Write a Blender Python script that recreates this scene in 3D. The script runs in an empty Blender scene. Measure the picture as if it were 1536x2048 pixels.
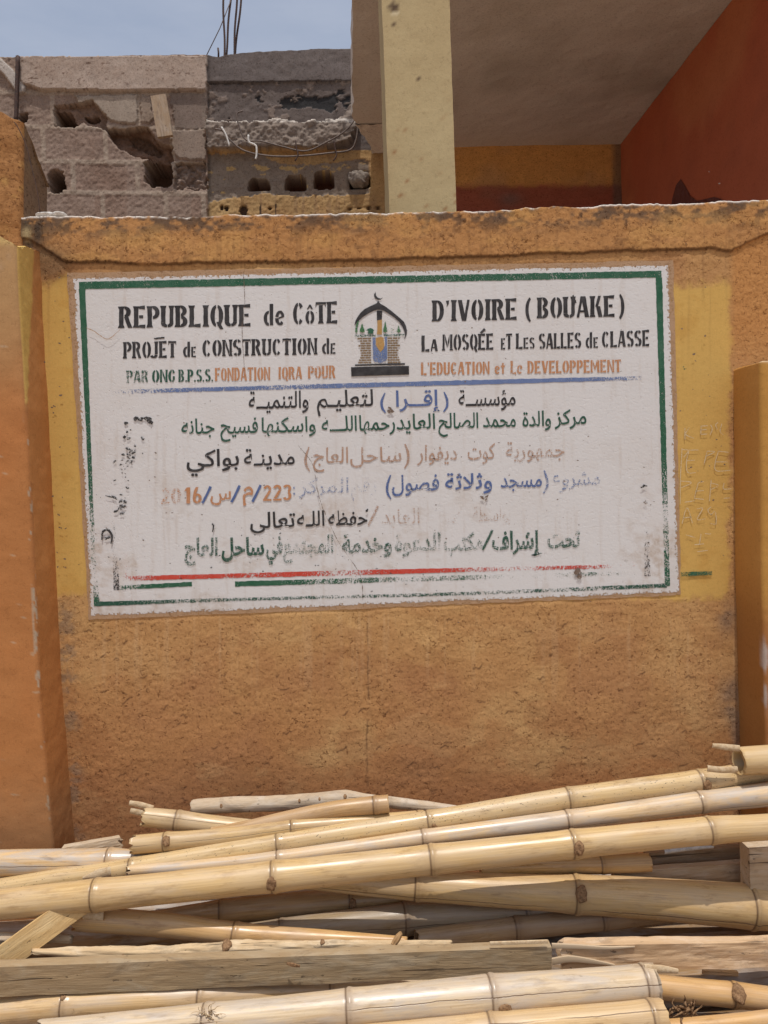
import bpy, math, random
import numpy as np
from mathutils import Vector, Matrix
R = math.radians
random.seed(7); RNG = np.random.default_rng(11)
SC = bpy.context.scene
COL = SC.collection

# ------------------------------------------------------------------ camera
IW, IH, F = 1536.0, 2048.0, 1538.0
CAM = np.array([0.0, -2.2, 1.55])
YAW, PITCH, ROLL = R(2.169), R(-1.858), R(-2.004)
fw = np.array([math.sin(YAW)*math.cos(PITCH), math.cos(YAW)*math.cos(PITCH), math.sin(PITCH)])
r0 = np.array([math.cos(YAW), -math.sin(YAW), 0.0]); u0 = np.cross(r0, fw)
rt = math.cos(ROLL)*r0 + math.sin(ROLL)*u0
up = -math.sin(ROLL)*r0 + math.cos(ROLL)*u0
cd = bpy.data.cameras.new('camera'); cam = bpy.data.objects.new('camera', cd); COL.objects.link(cam)
m = Matrix.Identity(4)
for i in range(3):
    m[i][0], m[i][1], m[i][2], m[i][3] = rt[i], up[i], -fw[i], CAM[i]
cam.matrix_world = m
cd.sensor_fit = 'VERTICAL'; cd.sensor_height = 24.0; cd.sensor_width = 18.0
cd.lens = F/IH*24.0; cd.clip_start = 0.05; cd.clip_end = 2000
SC.camera = cam

# ------------------------------------------------------------------ sky, sun, exposure
SUN_EL, SUN_AZ = R(75), R(4)            # azimuth: to the right of straight behind the camera
w = bpy.data.worlds.new('World'); SC.world = w; w.use_nodes = True
nt = w.node_tree; bg = nt.nodes['Background']
sky = nt.nodes.new('ShaderNodeTexSky'); sky.sky_type = 'NISHITA'; sky.sun_disc = False
sky.sun_elevation = SUN_EL; sky.sun_rotation = R(180)-SUN_AZ
sky.air_density = 1.3; sky.dust_density = 5.0; sky.ozone_density = 1.5; sky.altitude = 300
# thin high haze over the blue
tc = nt.nodes.new('ShaderNodeTexCoord'); nz = nt.nodes.new('ShaderNodeTexNoise'); mp = nt.nodes.new('ShaderNodeMapping'); mp.inputs['Scale'].default_value = (1.5, 1.5, 5)
mp.inputs['Rotation'].default_value = (0.5, 0.3, 0)
nt.links.new(tc.outputs['Generated'], mp.inputs[0]); nt.links.new(mp.outputs[0], nz.inputs['Vector']); nz.inputs['Scale'].default_value = 2.2; nz.inputs['Detail'].default_value = 6; nz.inputs['Roughness'].default_value = .6
mr = nt.nodes.new('ShaderNodeMapRange'); nt.links.new(nz.outputs['Fac'], mr.inputs[0]); mr.inputs[1].default_value = .3; mr.inputs[2].default_value = .75; mr.inputs[3].default_value = .36; mr.inputs[4].default_value = .66
mxs = nt.nodes.new('ShaderNodeMix'); mxs.data_type = 'RGBA'; nt.links.new(mr.outputs[0], mxs.inputs[0]); nt.links.new(sky.outputs[0], mxs.inputs[6]); mxs.inputs[7].default_value = (4.3, 4.6, 5.4, 1)
nt.links.new(mxs.outputs[2], bg.inputs[0]); bg.inputs[1].default_value = 0.15
sl = bpy.data.lights.new('sun', 'SUN'); sl.energy = 3.7; sl.angle = R(0.55); sl.color = (1.0, 0.965, 0.92)
so = bpy.data.objects.new('sun', sl); COL.objects.link(so)
sd = Vector((math.sin(SUN_AZ)*math.cos(SUN_EL), -math.cos(SUN_AZ)*math.cos(SUN_EL), math.sin(SUN_EL)))
so.rotation_euler = sd.to_track_quat('Z', 'Y').to_euler(); so.location = (1, -4, 9)
vs = SC.view_settings; vs.view_transform = 'Standard'; vs.look = 'None'; vs.exposure = -0.27; vs.gamma = 1
SC.cycles.max_bounces = 8; SC.cycles.diffuse_bounces = 5; SC.cycles.transparent_max_bounces = 16

# ------------------------------------------------------------------ photo <-> place
def ray(px, py):
    px = np.asarray(px, float); py = np.asarray(py, float)
    a = (px-IW/2)/F; b = -(py-IH/2)/F
    return a[..., None]*rt + b[..., None]*up + fw
def wp(px, py, y=0.0):
    d = ray(px, py); t = (y-CAM[1])/d[..., 1]
    return CAM + d*t[..., None]
def wx(px, py, x):
    d = ray(px, py); t = (x-CAM[0])/d[..., 0]
    return CAM + d*t[..., None]
def proj(P):
    q = P-CAM; z = q@fw
    return IW/2+F*(q@rt)/z, IH/2-F*(q@up)/z

# ------------------------------------------------------------------ noise
def _h(i, j, s):
    n = (i.astype(np.int64)*374761393 + j.astype(np.int64)*668265263 + s*982451653) & 0x7fffffff
    n = ((n ^ (n >> 13))*1274126177) & 0x7fffffff
    return ((n ^ (n >> 16)) & 0xffff)/65535.0
def vn(x, y, s=0):
    x = np.asarray(x, float); y = np.asarray(y, float)
    i = np.floor(x); j = np.floor(y); a = x-i; b = y-j
    a = a*a*(3-2*a); b = b*b*(3-2*b)
    return ((_h(i, j, s)*(1-a)+_h(i+1, j, s)*a)*(1-b) + (_h(i, j+1, s)*(1-a)+_h(i+1, j+1, s)*a)*b)*2-1
def fbm(x, y, o=4, s=0):
    v = 0; a = .5; t = 0
    for k in range(o):
        v = v + a*vn(np.asarray(x)*2**k+17.3*k, np.asarray(y)*2**k-9.1*k, s+k*13); t += a; a *= .55
    return v/t
def sm(a, b, x):
    t = np.clip((x-a)/(b-a), 0, 1); return t*t*(3-2*t)
def inpoly(x, y, P):
    c = np.zeros(x.shape, bool); n = len(P)
    for i in range(n):
        x0, y0 = P[i]; x1, y1 = P[(i+1) % n]
        if y0 == y1: continue
        c ^= ((y0 > y) != (y1 > y)) & (x < (x1-x0)*(y-y0)/(y1-y0)+x0)
    return c
def polyd(x, y, P):          # distance to a polyline
    d = np.full(x.shape, 1e9)
    for (x0, y0), (x1, y1) in zip(P[:-1], P[1:]):
        L = (x1-x0)**2+(y1-y0)**2+1e-9
        t = np.clip(((x-x0)*(x1-x0)+(y-y0)*(y1-y0))/L, 0, 1)
        d = np.minimum(d, np.hypot(x-x0-t*(x1-x0), y-y0-t*(y1-y0)))
    return d
def lin(r, g, b, k=1.0):
    f = lambda v: ((v/255+.055)/1.055)**2.4 if v > 10 else v/255/12.92
    return np.array([f(r*.93), f(g), f(min(255, b*1.1))])/k

# ------------------------------------------------------------------ objects
def mk(name, V, Fc, mat, parent=None, origin=None, attrs=None, smooth=True):
    V = np.asarray(V, float).reshape(-1, 3)
    if parent is not None: origin = np.array(parent['_o'])
    if origin is None: origin = V.mean(0)
    origin = np.asarray(origin, float)
    me = bpy.data.meshes.new(name)
    if isinstance(Fc, np.ndarray):
        n = len(Fc); k = Fc.shape[1]
        me.vertices.add(len(V)); me.vertices.foreach_set('co', (V-origin).astype(np.float32).ravel())
        me.loops.add(n*k); me.loops.foreach_set('vertex_index', Fc.astype(np.int32).ravel())
        me.polygons.add(n); me.polygons.foreach_set('loop_start', np.arange(0, n*k, k, dtype=np.int32))
        me.update(calc_edges=True); me.validate()
    else:
        me.from_pydata((V-origin).tolist(), [], Fc); me.update()
    if smooth: me.polygons.foreach_set('use_smooth', [True]*len(me.polygons))
    for k, a in (attrs or {}).items():
        a = np.asarray(a, np.float32)
        if a.ndim == 1:
            at = me.attributes.new(k, 'FLOAT', 'POINT'); at.data.foreach_set('value', a)
        elif a.shape[1] == 3:
            at = me.attributes.new(k, 'FLOAT_VECTOR', 'POINT'); at.data.foreach_set('vector', a.ravel())
        else:
            at = me.attributes.new(k, 'FLOAT_COLOR', 'POINT'); at.data.foreach_set('color', a.ravel())
    me.materials.append(mat)
    o = bpy.data.objects.new(name, me); COL.objects.link(o)
    if parent is not None: o.parent = parent
    else: o.location = origin
    o['_o'] = [float(v) for v in origin]
    return o
def empty(name, loc):
    o = bpy.data.objects.new(name, None); COL.objects.link(o); o.location = loc; o.empty_display_size = .1
    o['_o'] = [float(v) for v in loc]; return o
def tag(o, label, cat, group=None):
    o['label'] = label; o['category'] = cat
    if group: o['group'] = group
    return o
def struct(o): o['kind'] = 'structure'; return o
def gridfaces(nr, nc, closed=False):
    i = np.arange(nr-1)[:, None]*nc; j = np.arange(nc if closed else nc-1)[None, :]; k = (j+1) % nc
    return np.stack([i+j, i+k, i+nc+k, i+nc+j], -1).reshape(-1, 4)

# ------------------------------------------------------------------ materials
class N:
    def __init__(s, name):
        s.m = bpy.data.materials.new(name); s.m.use_nodes = True
        s.t = s.m.node_tree; s.b = s.t.nodes['Principled BSDF']; s.out = s.t.nodes['Material Output']
    def n(s, typ, **kw):
        x = s.t.nodes.new('ShaderNode'+typ)
        for k, v in kw.items(): setattr(x, k, v)
        return x
    def l(s, a, b): s.t.links.new(a, b)
    def put(s, sock, v):
        if isinstance(v, bpy.types.NodeSocket): s.l(v, sock)
        else: sock.default_value = v
    def attr(s, name, out='Fac', typ='GEOMETRY'):
        return s.n('Attribute', attribute_name=name, attribute_type=typ).outputs[out]
    def math(s, op, a, b=0.0, clamp=False):
        x = s.n('Math', operation=op, use_clamp=clamp); s.put(x.inputs[0], a); s.put(x.inputs[1], b); return x.outputs[0]
    def noise(s, vec, scale, detail=3, rough=.55, dist=0.0):
        x = s.n('TexNoise'); s.put(x.inputs['Vector'], vec); x.inputs['Scale'].default_value = scale
        x.inputs['Detail'].default_value = detail; x.inputs['Roughness'].default_value = rough; x.inputs['Distortion'].default_value = dist
        return x.outputs['Fac']
    def ramp(s, v, a, b, lo=0.0, hi=1.0):
        x = s.n('MapRange', interpolation_type='SMOOTHSTEP'); s.put(x.inputs[0], v); s.put(x.inputs[1], a); s.put(x.inputs[2], b)
        x.inputs[3].default_value = lo; x.inputs[4].default_value = hi; return x.outputs[0]
    def mix(s, f, a, b, mode='MIX'):
        x = s.n('Mix', data_type='RGBA', blend_type=mode); s.put(x.inputs[0], f)
        for i, v in ((6, a), (7, b)):
            if isinstance(v, bpy.types.NodeSocket): s.l(v, x.inputs[i])
            else: x.inputs[i].default_value = (*v[:3], 1)
        return x.outputs[2]
    def scale(s, vec, v):
        x = s.n('VectorMath', operation='MULTIPLY'); s.put(x.inputs[0], vec); x.inputs[1].default_value = v; return x.outputs[0]
    def pos(s): return s.n('NewGeometry').outputs['Position']
    def bump(s, h, strength, dist):
        x = s.n('Bump'); s.put(x.inputs['Height'], h); s.put(x.inputs['Strength'], strength); x.inputs['Distance'].default_value = dist
        s.l(x.outputs[0], s.b.inputs['Normal']); return x
def spec(n, rough, sp=.3):
    n.put(n.b.inputs['Roughness'], rough); n.b.inputs['Specular IOR Level'].default_value = sp

def plaster_height(n, p):
    # trowelled render: grains, shallow flakes and short cracks
    wv = n.n('VectorMath', operation='ADD'); dn = n.n('TexNoise'); n.l(p, dn.inputs['Vector']); dn.inputs['Scale'].default_value = 55; dn.inputs['Detail'].default_value = 2
    n.l(p, wv.inputs[0]); n.l(n.scale(dn.outputs['Color'], (.022, .022, .022)), wv.inputs[1])
    a = n.noise(wv.outputs[0], 48, 3, .55)
    r = n.math('ABSOLUTE', n.math('SUBTRACT', a, .5))
    msk = n.ramp(n.noise(n.scale(p, (1, 1, 1.4)), 70, 2, .5), .50, .60)
    crack = n.math('MULTIPLY', n.ramp(r, .012, .034, 1, 0), msk)
    f = n.noise(p, 120, 4, .65, .2); g = n.noise(p, 22, 3, .6)
    h = n.math('ADD', n.math('MULTIPLY', f, 1.0), n.math('ADD', n.math('MULTIPLY', a, .5), n.math('MULTIPLY', g, .5)))
    return n.math('SUBTRACT', h, n.math('MULTIPLY', crack, .55)), f, crack

def make_plaster():
    n = N('plaster'); p = n.pos()
    col = n.attr('paint', 'Color'); ro = n.attr('rough')
    h, f, r = plaster_height(n, p)
    big = n.noise(p, 5, 4, .6); fine = n.noise(p, 240, 2, .5)
    c = n.mix(n.ramp(big, .3, .75, 0, .28), col, n.mix(1.0, col, (.78, .70, .62), 'MULTIPLY'))
    c = n.mix(n.math('MULTIPLY', n.ramp(f, .34, .55, 1, 0), n.math('MULTIPLY', ro, .40)), c, n.mix(1.0, c, (.42, .36, .33), 'MULTIPLY'))
    c = n.mix(n.math('MULTIPLY', r, n.math('MULTIPLY', ro, .72)), c, n.mix(1.0, c, (.28, .20, .17), 'MULTIPLY'))  # dark strokes along the cracks: shade under flakes put into the colour
    c = n.mix(n.math('MULTIPLY', n.ramp(fine, .52, .78), .22), c, n.mix(1.0, c, (1.45, 1.4, 1.35), 'MULTIPLY'))
    n.l(c, n.b.inputs['Base Color']); spec(n, .92, .12)
    n.bump(h, n.math('MULTIPLY', ro, .52), .0026)
    return n.m
PLASTER = make_plaster()

def make_white():
    n = N('white_wall_paint'); p = n.pos()
    h, f, r = plaster_height(n, p)
    big = n.noise(p, 4.5, 5, .65); st = n.noise(p, 60, 4, .7, .5)
    c = n.mix(n.ramp(big, .45, .8, 0, .4), (.68, .675, .67), (.61, .57, .53)); c = n.mix(n.math('MULTIPLY', n.attr('dirt'), n.ramp(st, .3, .62, .35, 1)), c, (.47, .38, .30))
    c = n.mix(n.ramp(st, .66, .76, 0, .5), c, (.30, .25, .22))
    fl = n.noise(p, 150, 3, .6)
    c = n.mix(n.ramp(fl, .69, .74, 0, .75), c, (.22, .17, .14))
    n.l(c, n.b.inputs['Base Color']); spec(n, .8, .2)
    n.bump(h, .26, .0022)
    wear = n.attr('edge'); e = n.noise(p, 130, 3, .7)
    al = n.ramp(n.math('ADD', n.math('MULTIPLY', wear, 1.0), n.math('MULTIPLY', e, .9)), .55, .62)
    tr = n.n('BsdfTransparent'); mx = n.n('MixShader'); n.l(al, mx.inputs[0]); n.l(tr.outputs[0], mx.inputs[1]); n.l(n.b.outputs[0], mx.inputs[2])
    n.l(mx.outputs[0], n.out.inputs[0])
    return n.m
WHITE = make_white()

def make_ink(name, col, var=.35):
    n = N(name); p = n.pos()
    h, f, r = plaster_height(n, p)
    wear = n.attr('wear', 'Fac', 'OBJECT')
    vw = n.attr('vwear')
    e = n.noise(p, 300, 3, .75); e2 = n.noise(p, 26, 3, .6); e3 = n.noise(n.scale(p, (3, 1, 1)), 60, 2, .5)
    # worn where the mixed noise falls below the amount of wear
    mixn = n.math('ADD', n.math('MULTIPLY', e, .72), n.math('ADD', n.math('MULTIPLY', e2, .2), n.math('MULTIPLY', e3, .08)))
    th = n.math('ADD', n.math('MULTIPLY', n.math('ADD', wear, vw), .27), .375)
    d = n.math('SUBTRACT', mixn, th)
    al = n.ramp(d, -.018, .018)
    tone = n.noise(p, 35, 3, .6)
    c = n.mix(n.ramp(tone, .3, .75, 0, var), col, tuple(min(1, v*1.0+.10) for v in col))
    n.l(c, n.b.inputs['Base Color']); spec(n, .6, .25)
    n.bump(h, .24, .0022)
    tr = n.n('BsdfTransparent'); mx = n.n('MixShader'); n.l(al, mx.inputs[0]); n.l(tr.outputs[0], mx.inputs[1]); n.l(n.b.outputs[0], mx.inputs[2])
    n.l(mx.outputs[0], n.out.inputs[0])
    return n.m
INK = {k: make_ink(k+'_paint', c) for k, c in {
    'black': (.028, .026, .028), 'green': (.020, .105, .055), 'dark_green': (.022, .085, .055), 'orange': (.50, .235, .11),
    'brown': (.44, .28, .20), 'blue': (.085, .135, .31), 'steel_blue': (.13, .19, .37), 'red': (.55, .06, .035), 'tan': (.42, .265, .15),
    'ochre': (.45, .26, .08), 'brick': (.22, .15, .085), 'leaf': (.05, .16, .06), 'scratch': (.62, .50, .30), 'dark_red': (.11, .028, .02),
    'soot': (.03, .028, .028), 'grime': (.16, .11, .08)}.items()}

def make_bamboo():
    n = N('dry_bamboo'); q = n.attr('bco', 'Vector')
    tint = n.n('ObjectInfo').outputs['Color']
    st = n.noise(n.scale(q, (4, 300, 300)), 1, 4, .6)
    pt = n.noise(n.scale(q, (7, 22, 22)), 1, 4, .6, .4)
    c = n.mix(n.ramp(st, .3, .7), (.62, .465, .27), (.47, .325, .17))
    c = n.mix(n.ramp(pt, .42, .72, 0, .75), c, (.52, .40, .27))
    c = n.mix(n.ramp(n.noise(n.scale(q, (3, 60, 60)), 1, 3, .6, .3), .55, .72, 0, .45), c, (.46, .29, .13))
    c = n.mix(1.0, c, tint, 'MULTIPLY')
    gy = n.noise(n.scale(q, (5, 30, 30)), 1, 5, .65, .6)
    c = n.mix(n.math('MULTIPLY', n.ramp(gy, .40, .62), n.attr('grey', 'Fac', 'OBJECT')), c, (.44, .40, .36))
    sm_ = n.noise(n.scale(q, (14, 55, 55)), 1, 6, .75, .8)
    c = n.mix(n.ramp(sm_, .60, .70, 0, .55), c, n.mix(1.0, c, (.42, .34, .27), 'MULTIPLY'))
    bl = n.attr('bloom'); c = n.mix(n.math('MULTIPLY', bl, n.ramp(pt, .25, .6, .3, 1)), c, n.mix(1.0, (.44, .32, .20), tint, 'MULTIPLY'))
    nd = n.attr('node'); c = n.mix(n.math('MULTIPLY', nd, .85), c, (.09, .045, .02))
    sp = n.noise(n.scale(q, (150, 330, 330)), 1, 1, .4)
    c = n.mix(n.math('MULTIPLY', n.ramp(sp, .70, .73), n.attr('specks', 'Fac', 'OBJECT')), c, (.06, .04, .025))
    gr = n.noise(n.scale(q, (9, 45, 45)), 1, 5, .7); c = n.mix(n.ramp(gr, .52, .72, 0, .62), c, n.mix(1.0, c, (.55, .47, .40), 'MULTIPLY'))
    ang = n.attr('ang'); wob = n.noise(n.scale(q, (9, 0, 0)), 1, 4, .6)
    d = n.math('ABSOLUTE', n.math('SUBTRACT', n.math('ADD', ang, n.math('MULTIPLY', n.math('SUBTRACT', wob, .5), .06)), n.attr('crack', 'Fac', 'OBJECT')))
    ck = n.math('MULTIPLY', n.ramp(d, .002, .006, 1, 0), n.ramp(n.noise(n.scale(q, (2.2, 0, 0)), 1, 1), .40, .46))
    c = n.mix(n.math('MULTIPLY', ck, .85), c, (.12, .065, .03))
    n.l(c, n.b.inputs['Base Color'])
    rg = n.ramp(pt, .3, .7, .24, .46); spec(n, rg, .5)
    hh = n.math('SUBTRACT', n.math('ADD', n.math('MULTIPLY', st, .25), n.math('MULTIPLY', pt, .3)), n.math('MULTIPLY', ck, 1.2))
    n.bump(hh, .45, .0016)
    return n.m
BAMBOO = make_bamboo()

def make_wood():
    n = N('weathered_wood'); q = n.attr('bco', 'Vector'); tint = n.n('ObjectInfo').outputs['Color']
    st = n.noise(n.scale(q, (11, 130, 130)), 1, 6, .7, .8)
    pt = n.noise(n.scale(q, (9, 22, 22)), 1, 5, .65, .5)
    c = n.mix(n.ramp(st, .28, .75), (.53, .41, .275), (.43, .315, .20))
    c = n.mix(n.ramp(pt, .45, .7, 0, .7), c, (.58, .50, .40))
    c = n.mix(n.ramp(n.noise(n.scale(q, (6, 14, 14)), 1, 6, .7, .6), .54, .64, 0, .5), c, (.25, .19, .135))
    c = n.mix(n.ramp(n.noise(n.scale(q, (40, 90, 90)), 1, 3, .6), .66, .72, 0, .7), c, (.08, .055, .04))
    c = n.mix(1.0, c, tint, 'MULTIPLY')
    ck = n.ramp(n.noise(n.scale(q, (2.5, 75, 75)), 1, 3, .55, .3), .66, .70)
    c = n.mix(n.math('MULTIPLY', ck, .8), c, (.06, .04, .025))
    n.l(c, n.b.inputs['Base Color']); spec(n, .82, .2)
    n.bump(n.math('SUBTRACT', n.math('ADD', st, n.math('MULTIPLY', pt, .6)), ck), .6, .003)
    return n.m
WOOD = make_wood()

def make_simple(name, c1, c2, scale, rough=.8, bump=.4, dist=.003, sp=.3):
    n = N(name); p = n.pos(); f = n.noise(p, scale, 5, .65)
    n.l(n.mix(n.ramp(f, .3, .7), c1, c2), n.b.inputs['Base Color']); spec(n, rough, sp); n.bump(f, bump, dist); return n.m
RUST = make_simple('rusty_steel', (.045, .032, .03), (.10, .055, .04), 60, .75)
WIRE = make_simple('steel_wire', (.09, .065, .055), (.17, .125, .10), 80, .55)
KNOT = make_simple('bamboo_knot', (.16, .085, .04), (.34, .20, .10), 170, .85, .9, .004)
PALEWOOD = make_simple('split_wood', (.62, .49, .32), (.46, .32, .18), 90, .8, .5)
PLASTIC = make_simple('thin_plastic', (.55, .55, .55), (.40, .40, .41), 70, .4, .7, .006)
SAND = make_simple('sandy_earth', (.40, .27, .16), (.30, .19, .11), 14, .95, .6, .02)
STONE = make_simple('cement_lump', (.27, .23, .19), (.17, .14, .12), 70, .95, .9, .005)
CHIP = make_simple('white_cement_chip', (.72, .70, .66), (.55, .51, .46), 90, .9, .6)

# ------------------------------------------------------------------ ground
gx = np.array([[-400, -400, 0], [400, -400, 0], [400, 400, 0], [-400, 400, 0]], float)
struct(mk('ground', gx, [(0, 1, 2, 3)], SAND, origin=(0, 0, 0), smooth=False))

def paint4(c): return np.concatenate([np.clip(c, 0, 1), np.ones((len(c), 1))], 1)
def blend(c, mask, col): return c*(1-mask[:, None]) + np.asarray(col)[None, :]*mask[:, None]

# ================================================================== FRONT WALL
K = .80      # light that reaches the wall, to turn photo tones into paint tones
def top_z(x): # height of the wall's broken top edge
    pts = [(-900, 452), (85, 437), (400, 433), (900, 425), (1300, 410), (1536, 404), (2400, 384)]
    P = np.array([wp(a, b) for a, b in pts]); return np.interp(x, P[:, 0], P[:, 2])
xs = np.concatenate([np.arange(-3.2, -1.35, .03), np.arange(-1.35, 1.25, .0034), np.arange(1.25, 3.2, .03)])
zlow = np.concatenate([np.arange(0, .55, .03), np.arange(.55, 2.40, .0034)])
zt = top_z(xs)
jag = .006*fbm(xs*7, xs*0, 4, 3) + .004*fbm(xs*45, xs*0+3, 3, 5)
nr = len(zlow)
Tt = np.linspace(0, 1, nr)
X = np.repeat(xs[None, :], nr, 0)
Z = zlow[:, None]/zlow[-1]*(zt+jag)[None, :]
# keep rows straight low down, only the crest follows the broken edge
Zs = zlow[:, None]/zlow[-1]*zt.mean()
bl = sm(.80, 1.0, Tt)[:, None]
Z = Zs*(1-bl) + Z*bl
P = np.stack([X, np.zeros_like(X), Z], -1).reshape(-1, 3)
px, py = proj(P)
dx = px + 10*fbm(px/40, py/40, 3, 1); dy = py + 4*fbm(px/40, py/40, 4, 2) + 2*fbm(px/6, py/6, 2, 9)
lipx = [-900, 60, 95, 130, 300, 760, 1350, 1420, 1460, 1490, 1536, 2500]; lipy = [470, 478, 500, 523, 529, 520, 500, 497, 505, 488, 468, 440]
lip = np.interp(px, lipx, lipy)
over = sm(2.5, -2.5, dy - lip)                   # 1 on the upper coat of render
base = lin(182, 130, 78, K); c = np.repeat(base[None, :], len(P), 0)
big = fbm(px/170, py/150, 4, 21); med = fbm(px/45, py/38, 4, 22); fin = fbm(px/9, py/8, 3, 23)
c = blend(c, .75*sm(1280, 1600, py+60*big), lin(166, 106, 62, K))
c = blend(c, .5*sm(0.0, .5, big+.35*med), lin(166, 112, 70, K))
c = blend(c, .5*sm(.1, .6, -big+.35*med), lin(200, 152, 94, K))
# yellow band either side of the sign
yel = sm(550, 574, dy+24*med+7*fin)*sm(1204, 1186, dy+14*med+7*fin)*np.maximum(sm(400, 200, px), sm(1466, 1452, dx+14*med+6*fin))
yel = np.maximum(yel*sm(60, 90, px), 0)
c = blend(c, yel, lin(202, 154, 80, K)); c = blend(c, yel*sm(.1, .6, med)*.35, lin(184, 128, 56, K))
rough = (.78+.34*fbm(px/60, py/45, 3, 25))*(1-.82*yel)+.03
# upper coat
c = blend(c, over, lin(180, 124, 72, K))
stn = sm(-.05, .45, fbm(px/55, py/24, 4, 31) + .6*fin+.15)*sm(482, 436, py+10*med+ (px-768)*.02)
c = blend(c, over*stn*.9, lin(92, 72, 56, K))
c = blend(c, over*sm(.2, .5, fin+.4*med)*.45, lin(120, 82, 52, K))
c = blend(c, over*sm(-.1, .5, fbm(px/80, py/40, 4, 33))*.35, lin(205, 150, 82, K))
dk = np.exp(-((px-62)/26)**2-((py-468)/34)**2); c = blend(c, np.clip(dk*1.6, 0, .9)*sm(-.5, .2, fin+.4), lin(70, 58, 48, K))
c = blend(c, np.clip(1.3*np.exp(-((px-55)/9)**2-((py-470)/12)**2), 0, .8), lin(176, 150, 104, K))
dk = np.exp(-((px-95)/40)**2-((py-525)/30)**2); c = blend(c, np.clip(dk, 0, .6), lin(96, 74, 52, K))
line = np.exp(-((dy-lip)/3.0)**2)*sm(-.55, .1, med+.4); c = blend(c, line*.8, lin(66, 48, 36, K))  # thin shadow along the lip, painted as a dark line
# run marks from the coping, hand patches
run = sm(.15, .55, fbm(px/7, py/260, 3, 61))*sm(1.0, .0, np.clip((py-500)/320, 0, 1)); c = blend(c, .30*run, lin(128, 88, 54, K))
run = sm(.2, .6, fbm(px/9, py/220, 3, 62))*sm(1215, 1240, py)*sm(1480, 1250, py); c = blend(c, .22*run, lin(206, 164, 116, K))
pt_ = sm(.18, .26, fbm(px/120, py/70, 3, 63)+.12*fin)*sm(1230, 1260, py); c = blend(c, .20*pt_, lin(198, 150, 96, K))
pt_ = sm(.22, .30, fbm(px/100+40, py/80, 3, 64)+.12*fin)*sm(1230, 1260, py); c = blend(c, .22*pt_, lin(150, 94, 56, K))
# grey cement showing next to the pilasters, right and left
gl = np.interp(py, [1200, 1700], [122, 146])
g = np.exp(-((px-gl-8)/16)**2)*sm(1190, 1250, py)*sm(-.2, .3, med+.5*fin); c = blend(c, np.clip(g, 0, .6), lin(132, 106, 82, K))
g = (np.exp(-((px-1462)/24)**2-((py-1400)/38)**2)+np.exp(-((px-1455)/20)**2-((py-1235)/30)**2)+.9*np.exp(-((px-1472)/12)**2)*sm(1330, 1400, py))
c = blend(c, np.clip(g*.8, 0, .7)*sm(-.6, .2, med), lin(128, 100, 78, K))
lp = sm(760, 640, py)*sm(1452, 1474, px)*(1-over); c = blend(c, lp*.8, lin(184, 122, 66, K)); rough = np.maximum(rough, lp*.9)
# dirt by the foot, drip marks, cracks
c = blend(c, .35*sm(1500, 1680, py+40*med), lin(142, 92, 60, K))
ck = polyd(px+2.5*fin, py, [(741, 540), (737, 900), (734, 1230), (737, 1380), (733, 1500), (736, 1600)])
c = blend(c, .6*np.exp(-(ck/1.5)**2)*sm(-.5, .0, med), lin(70, 46, 32, K))
for k in range(70):
    x0 = RNG.uniform(160, 1430); y0 = RNG.uniform(1240, 1600); L = RNG.uniform(4, 18)
    s0 = RNG.uniform(-.6, .35)
    q = [(x0+L*t, y0+L*t*s0+RNG.uniform(-3, 3)) for t in (0, .35, .7, 1)]
    near = (np.abs(px-x0-L/2) < L+8) & (np.abs(py-y0) < 25); idx = np.where(near)[0]
    d = polyd(px[idx], py[idx], q)
    c[idx] = blend(c[idx], .75*np.exp(-(d/1.4)**2), lin(74, 44, 30, K))  # short dark strokes: small shadows of plaster flakes painted in
edge = sm(3.2, 1.0, (1-Z.reshape(-1)/np.repeat((zt+jag)[None, :], nr, 0).reshape(-1))*1600)
c = blend(c, edge*sm(-.5, 0, med+fin*.5), lin(226, 205, 180, K))  # pale chipped crest, its sunlit brightness painted into the colour
sgn = sm(-10, 6, np.minimum.reduce([px-(136+(py-545)*.06), (1350+(py-540)*.03)-px, py-(545-(px-140)*.011), (1238-(px-180)*.043)-py]))
rough = np.maximum(rough*(1-sgn), .3*sgn)
disp = .0012*fbm(P[:, 0]*45, P[:, 2]*55, 4, 41) + .0035*fbm(P[:, 0]*6, P[:, 2]*6, 3, 42)
disp += .0014*np.maximum(0, fbm(P[:, 0]*110, P[:, 2]*120, 3, 43))
disp = disp*rough/.95
P[:, 1] = -np.where(sgn > .02, disp*(1-sgn)-.0006, disp) - over*.0055*(1-sgn)
nv = len(P); nc = len(xs)
crest = P[-nc:].copy(); bk = crest.copy(); bk[:, 1] = .16; bk[:, 2] += .006*fbm(xs*20, xs*0+9, 3, 8)
mid = (crest+bk)/2; mid[:, 2] += .006+.006*fbm(xs*25, xs*0+2, 3, 12)
bot = bk.copy(); bot[:, 2] = 0
V = np.concatenate([P, mid, bk, bot]); Fc = gridfaces(nr+3, nc)
pale = np.repeat(lin(205, 180, 150, K)[None], 3*nc, 0)  # top face paled the same way, as if sunlit
struct_wall = mk('boundary_wall', V, Fc, PLASTER, origin=(0, 0, 0),
    attrs={'paint': paint4(np.concatenate([c, pale])), 'rough': np.concatenate([rough, np.full(3*nc, .9)])})
tag(struct_wall, 'low ochre plastered boundary wall with rough top band carrying the painted sign', 'wall')

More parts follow.
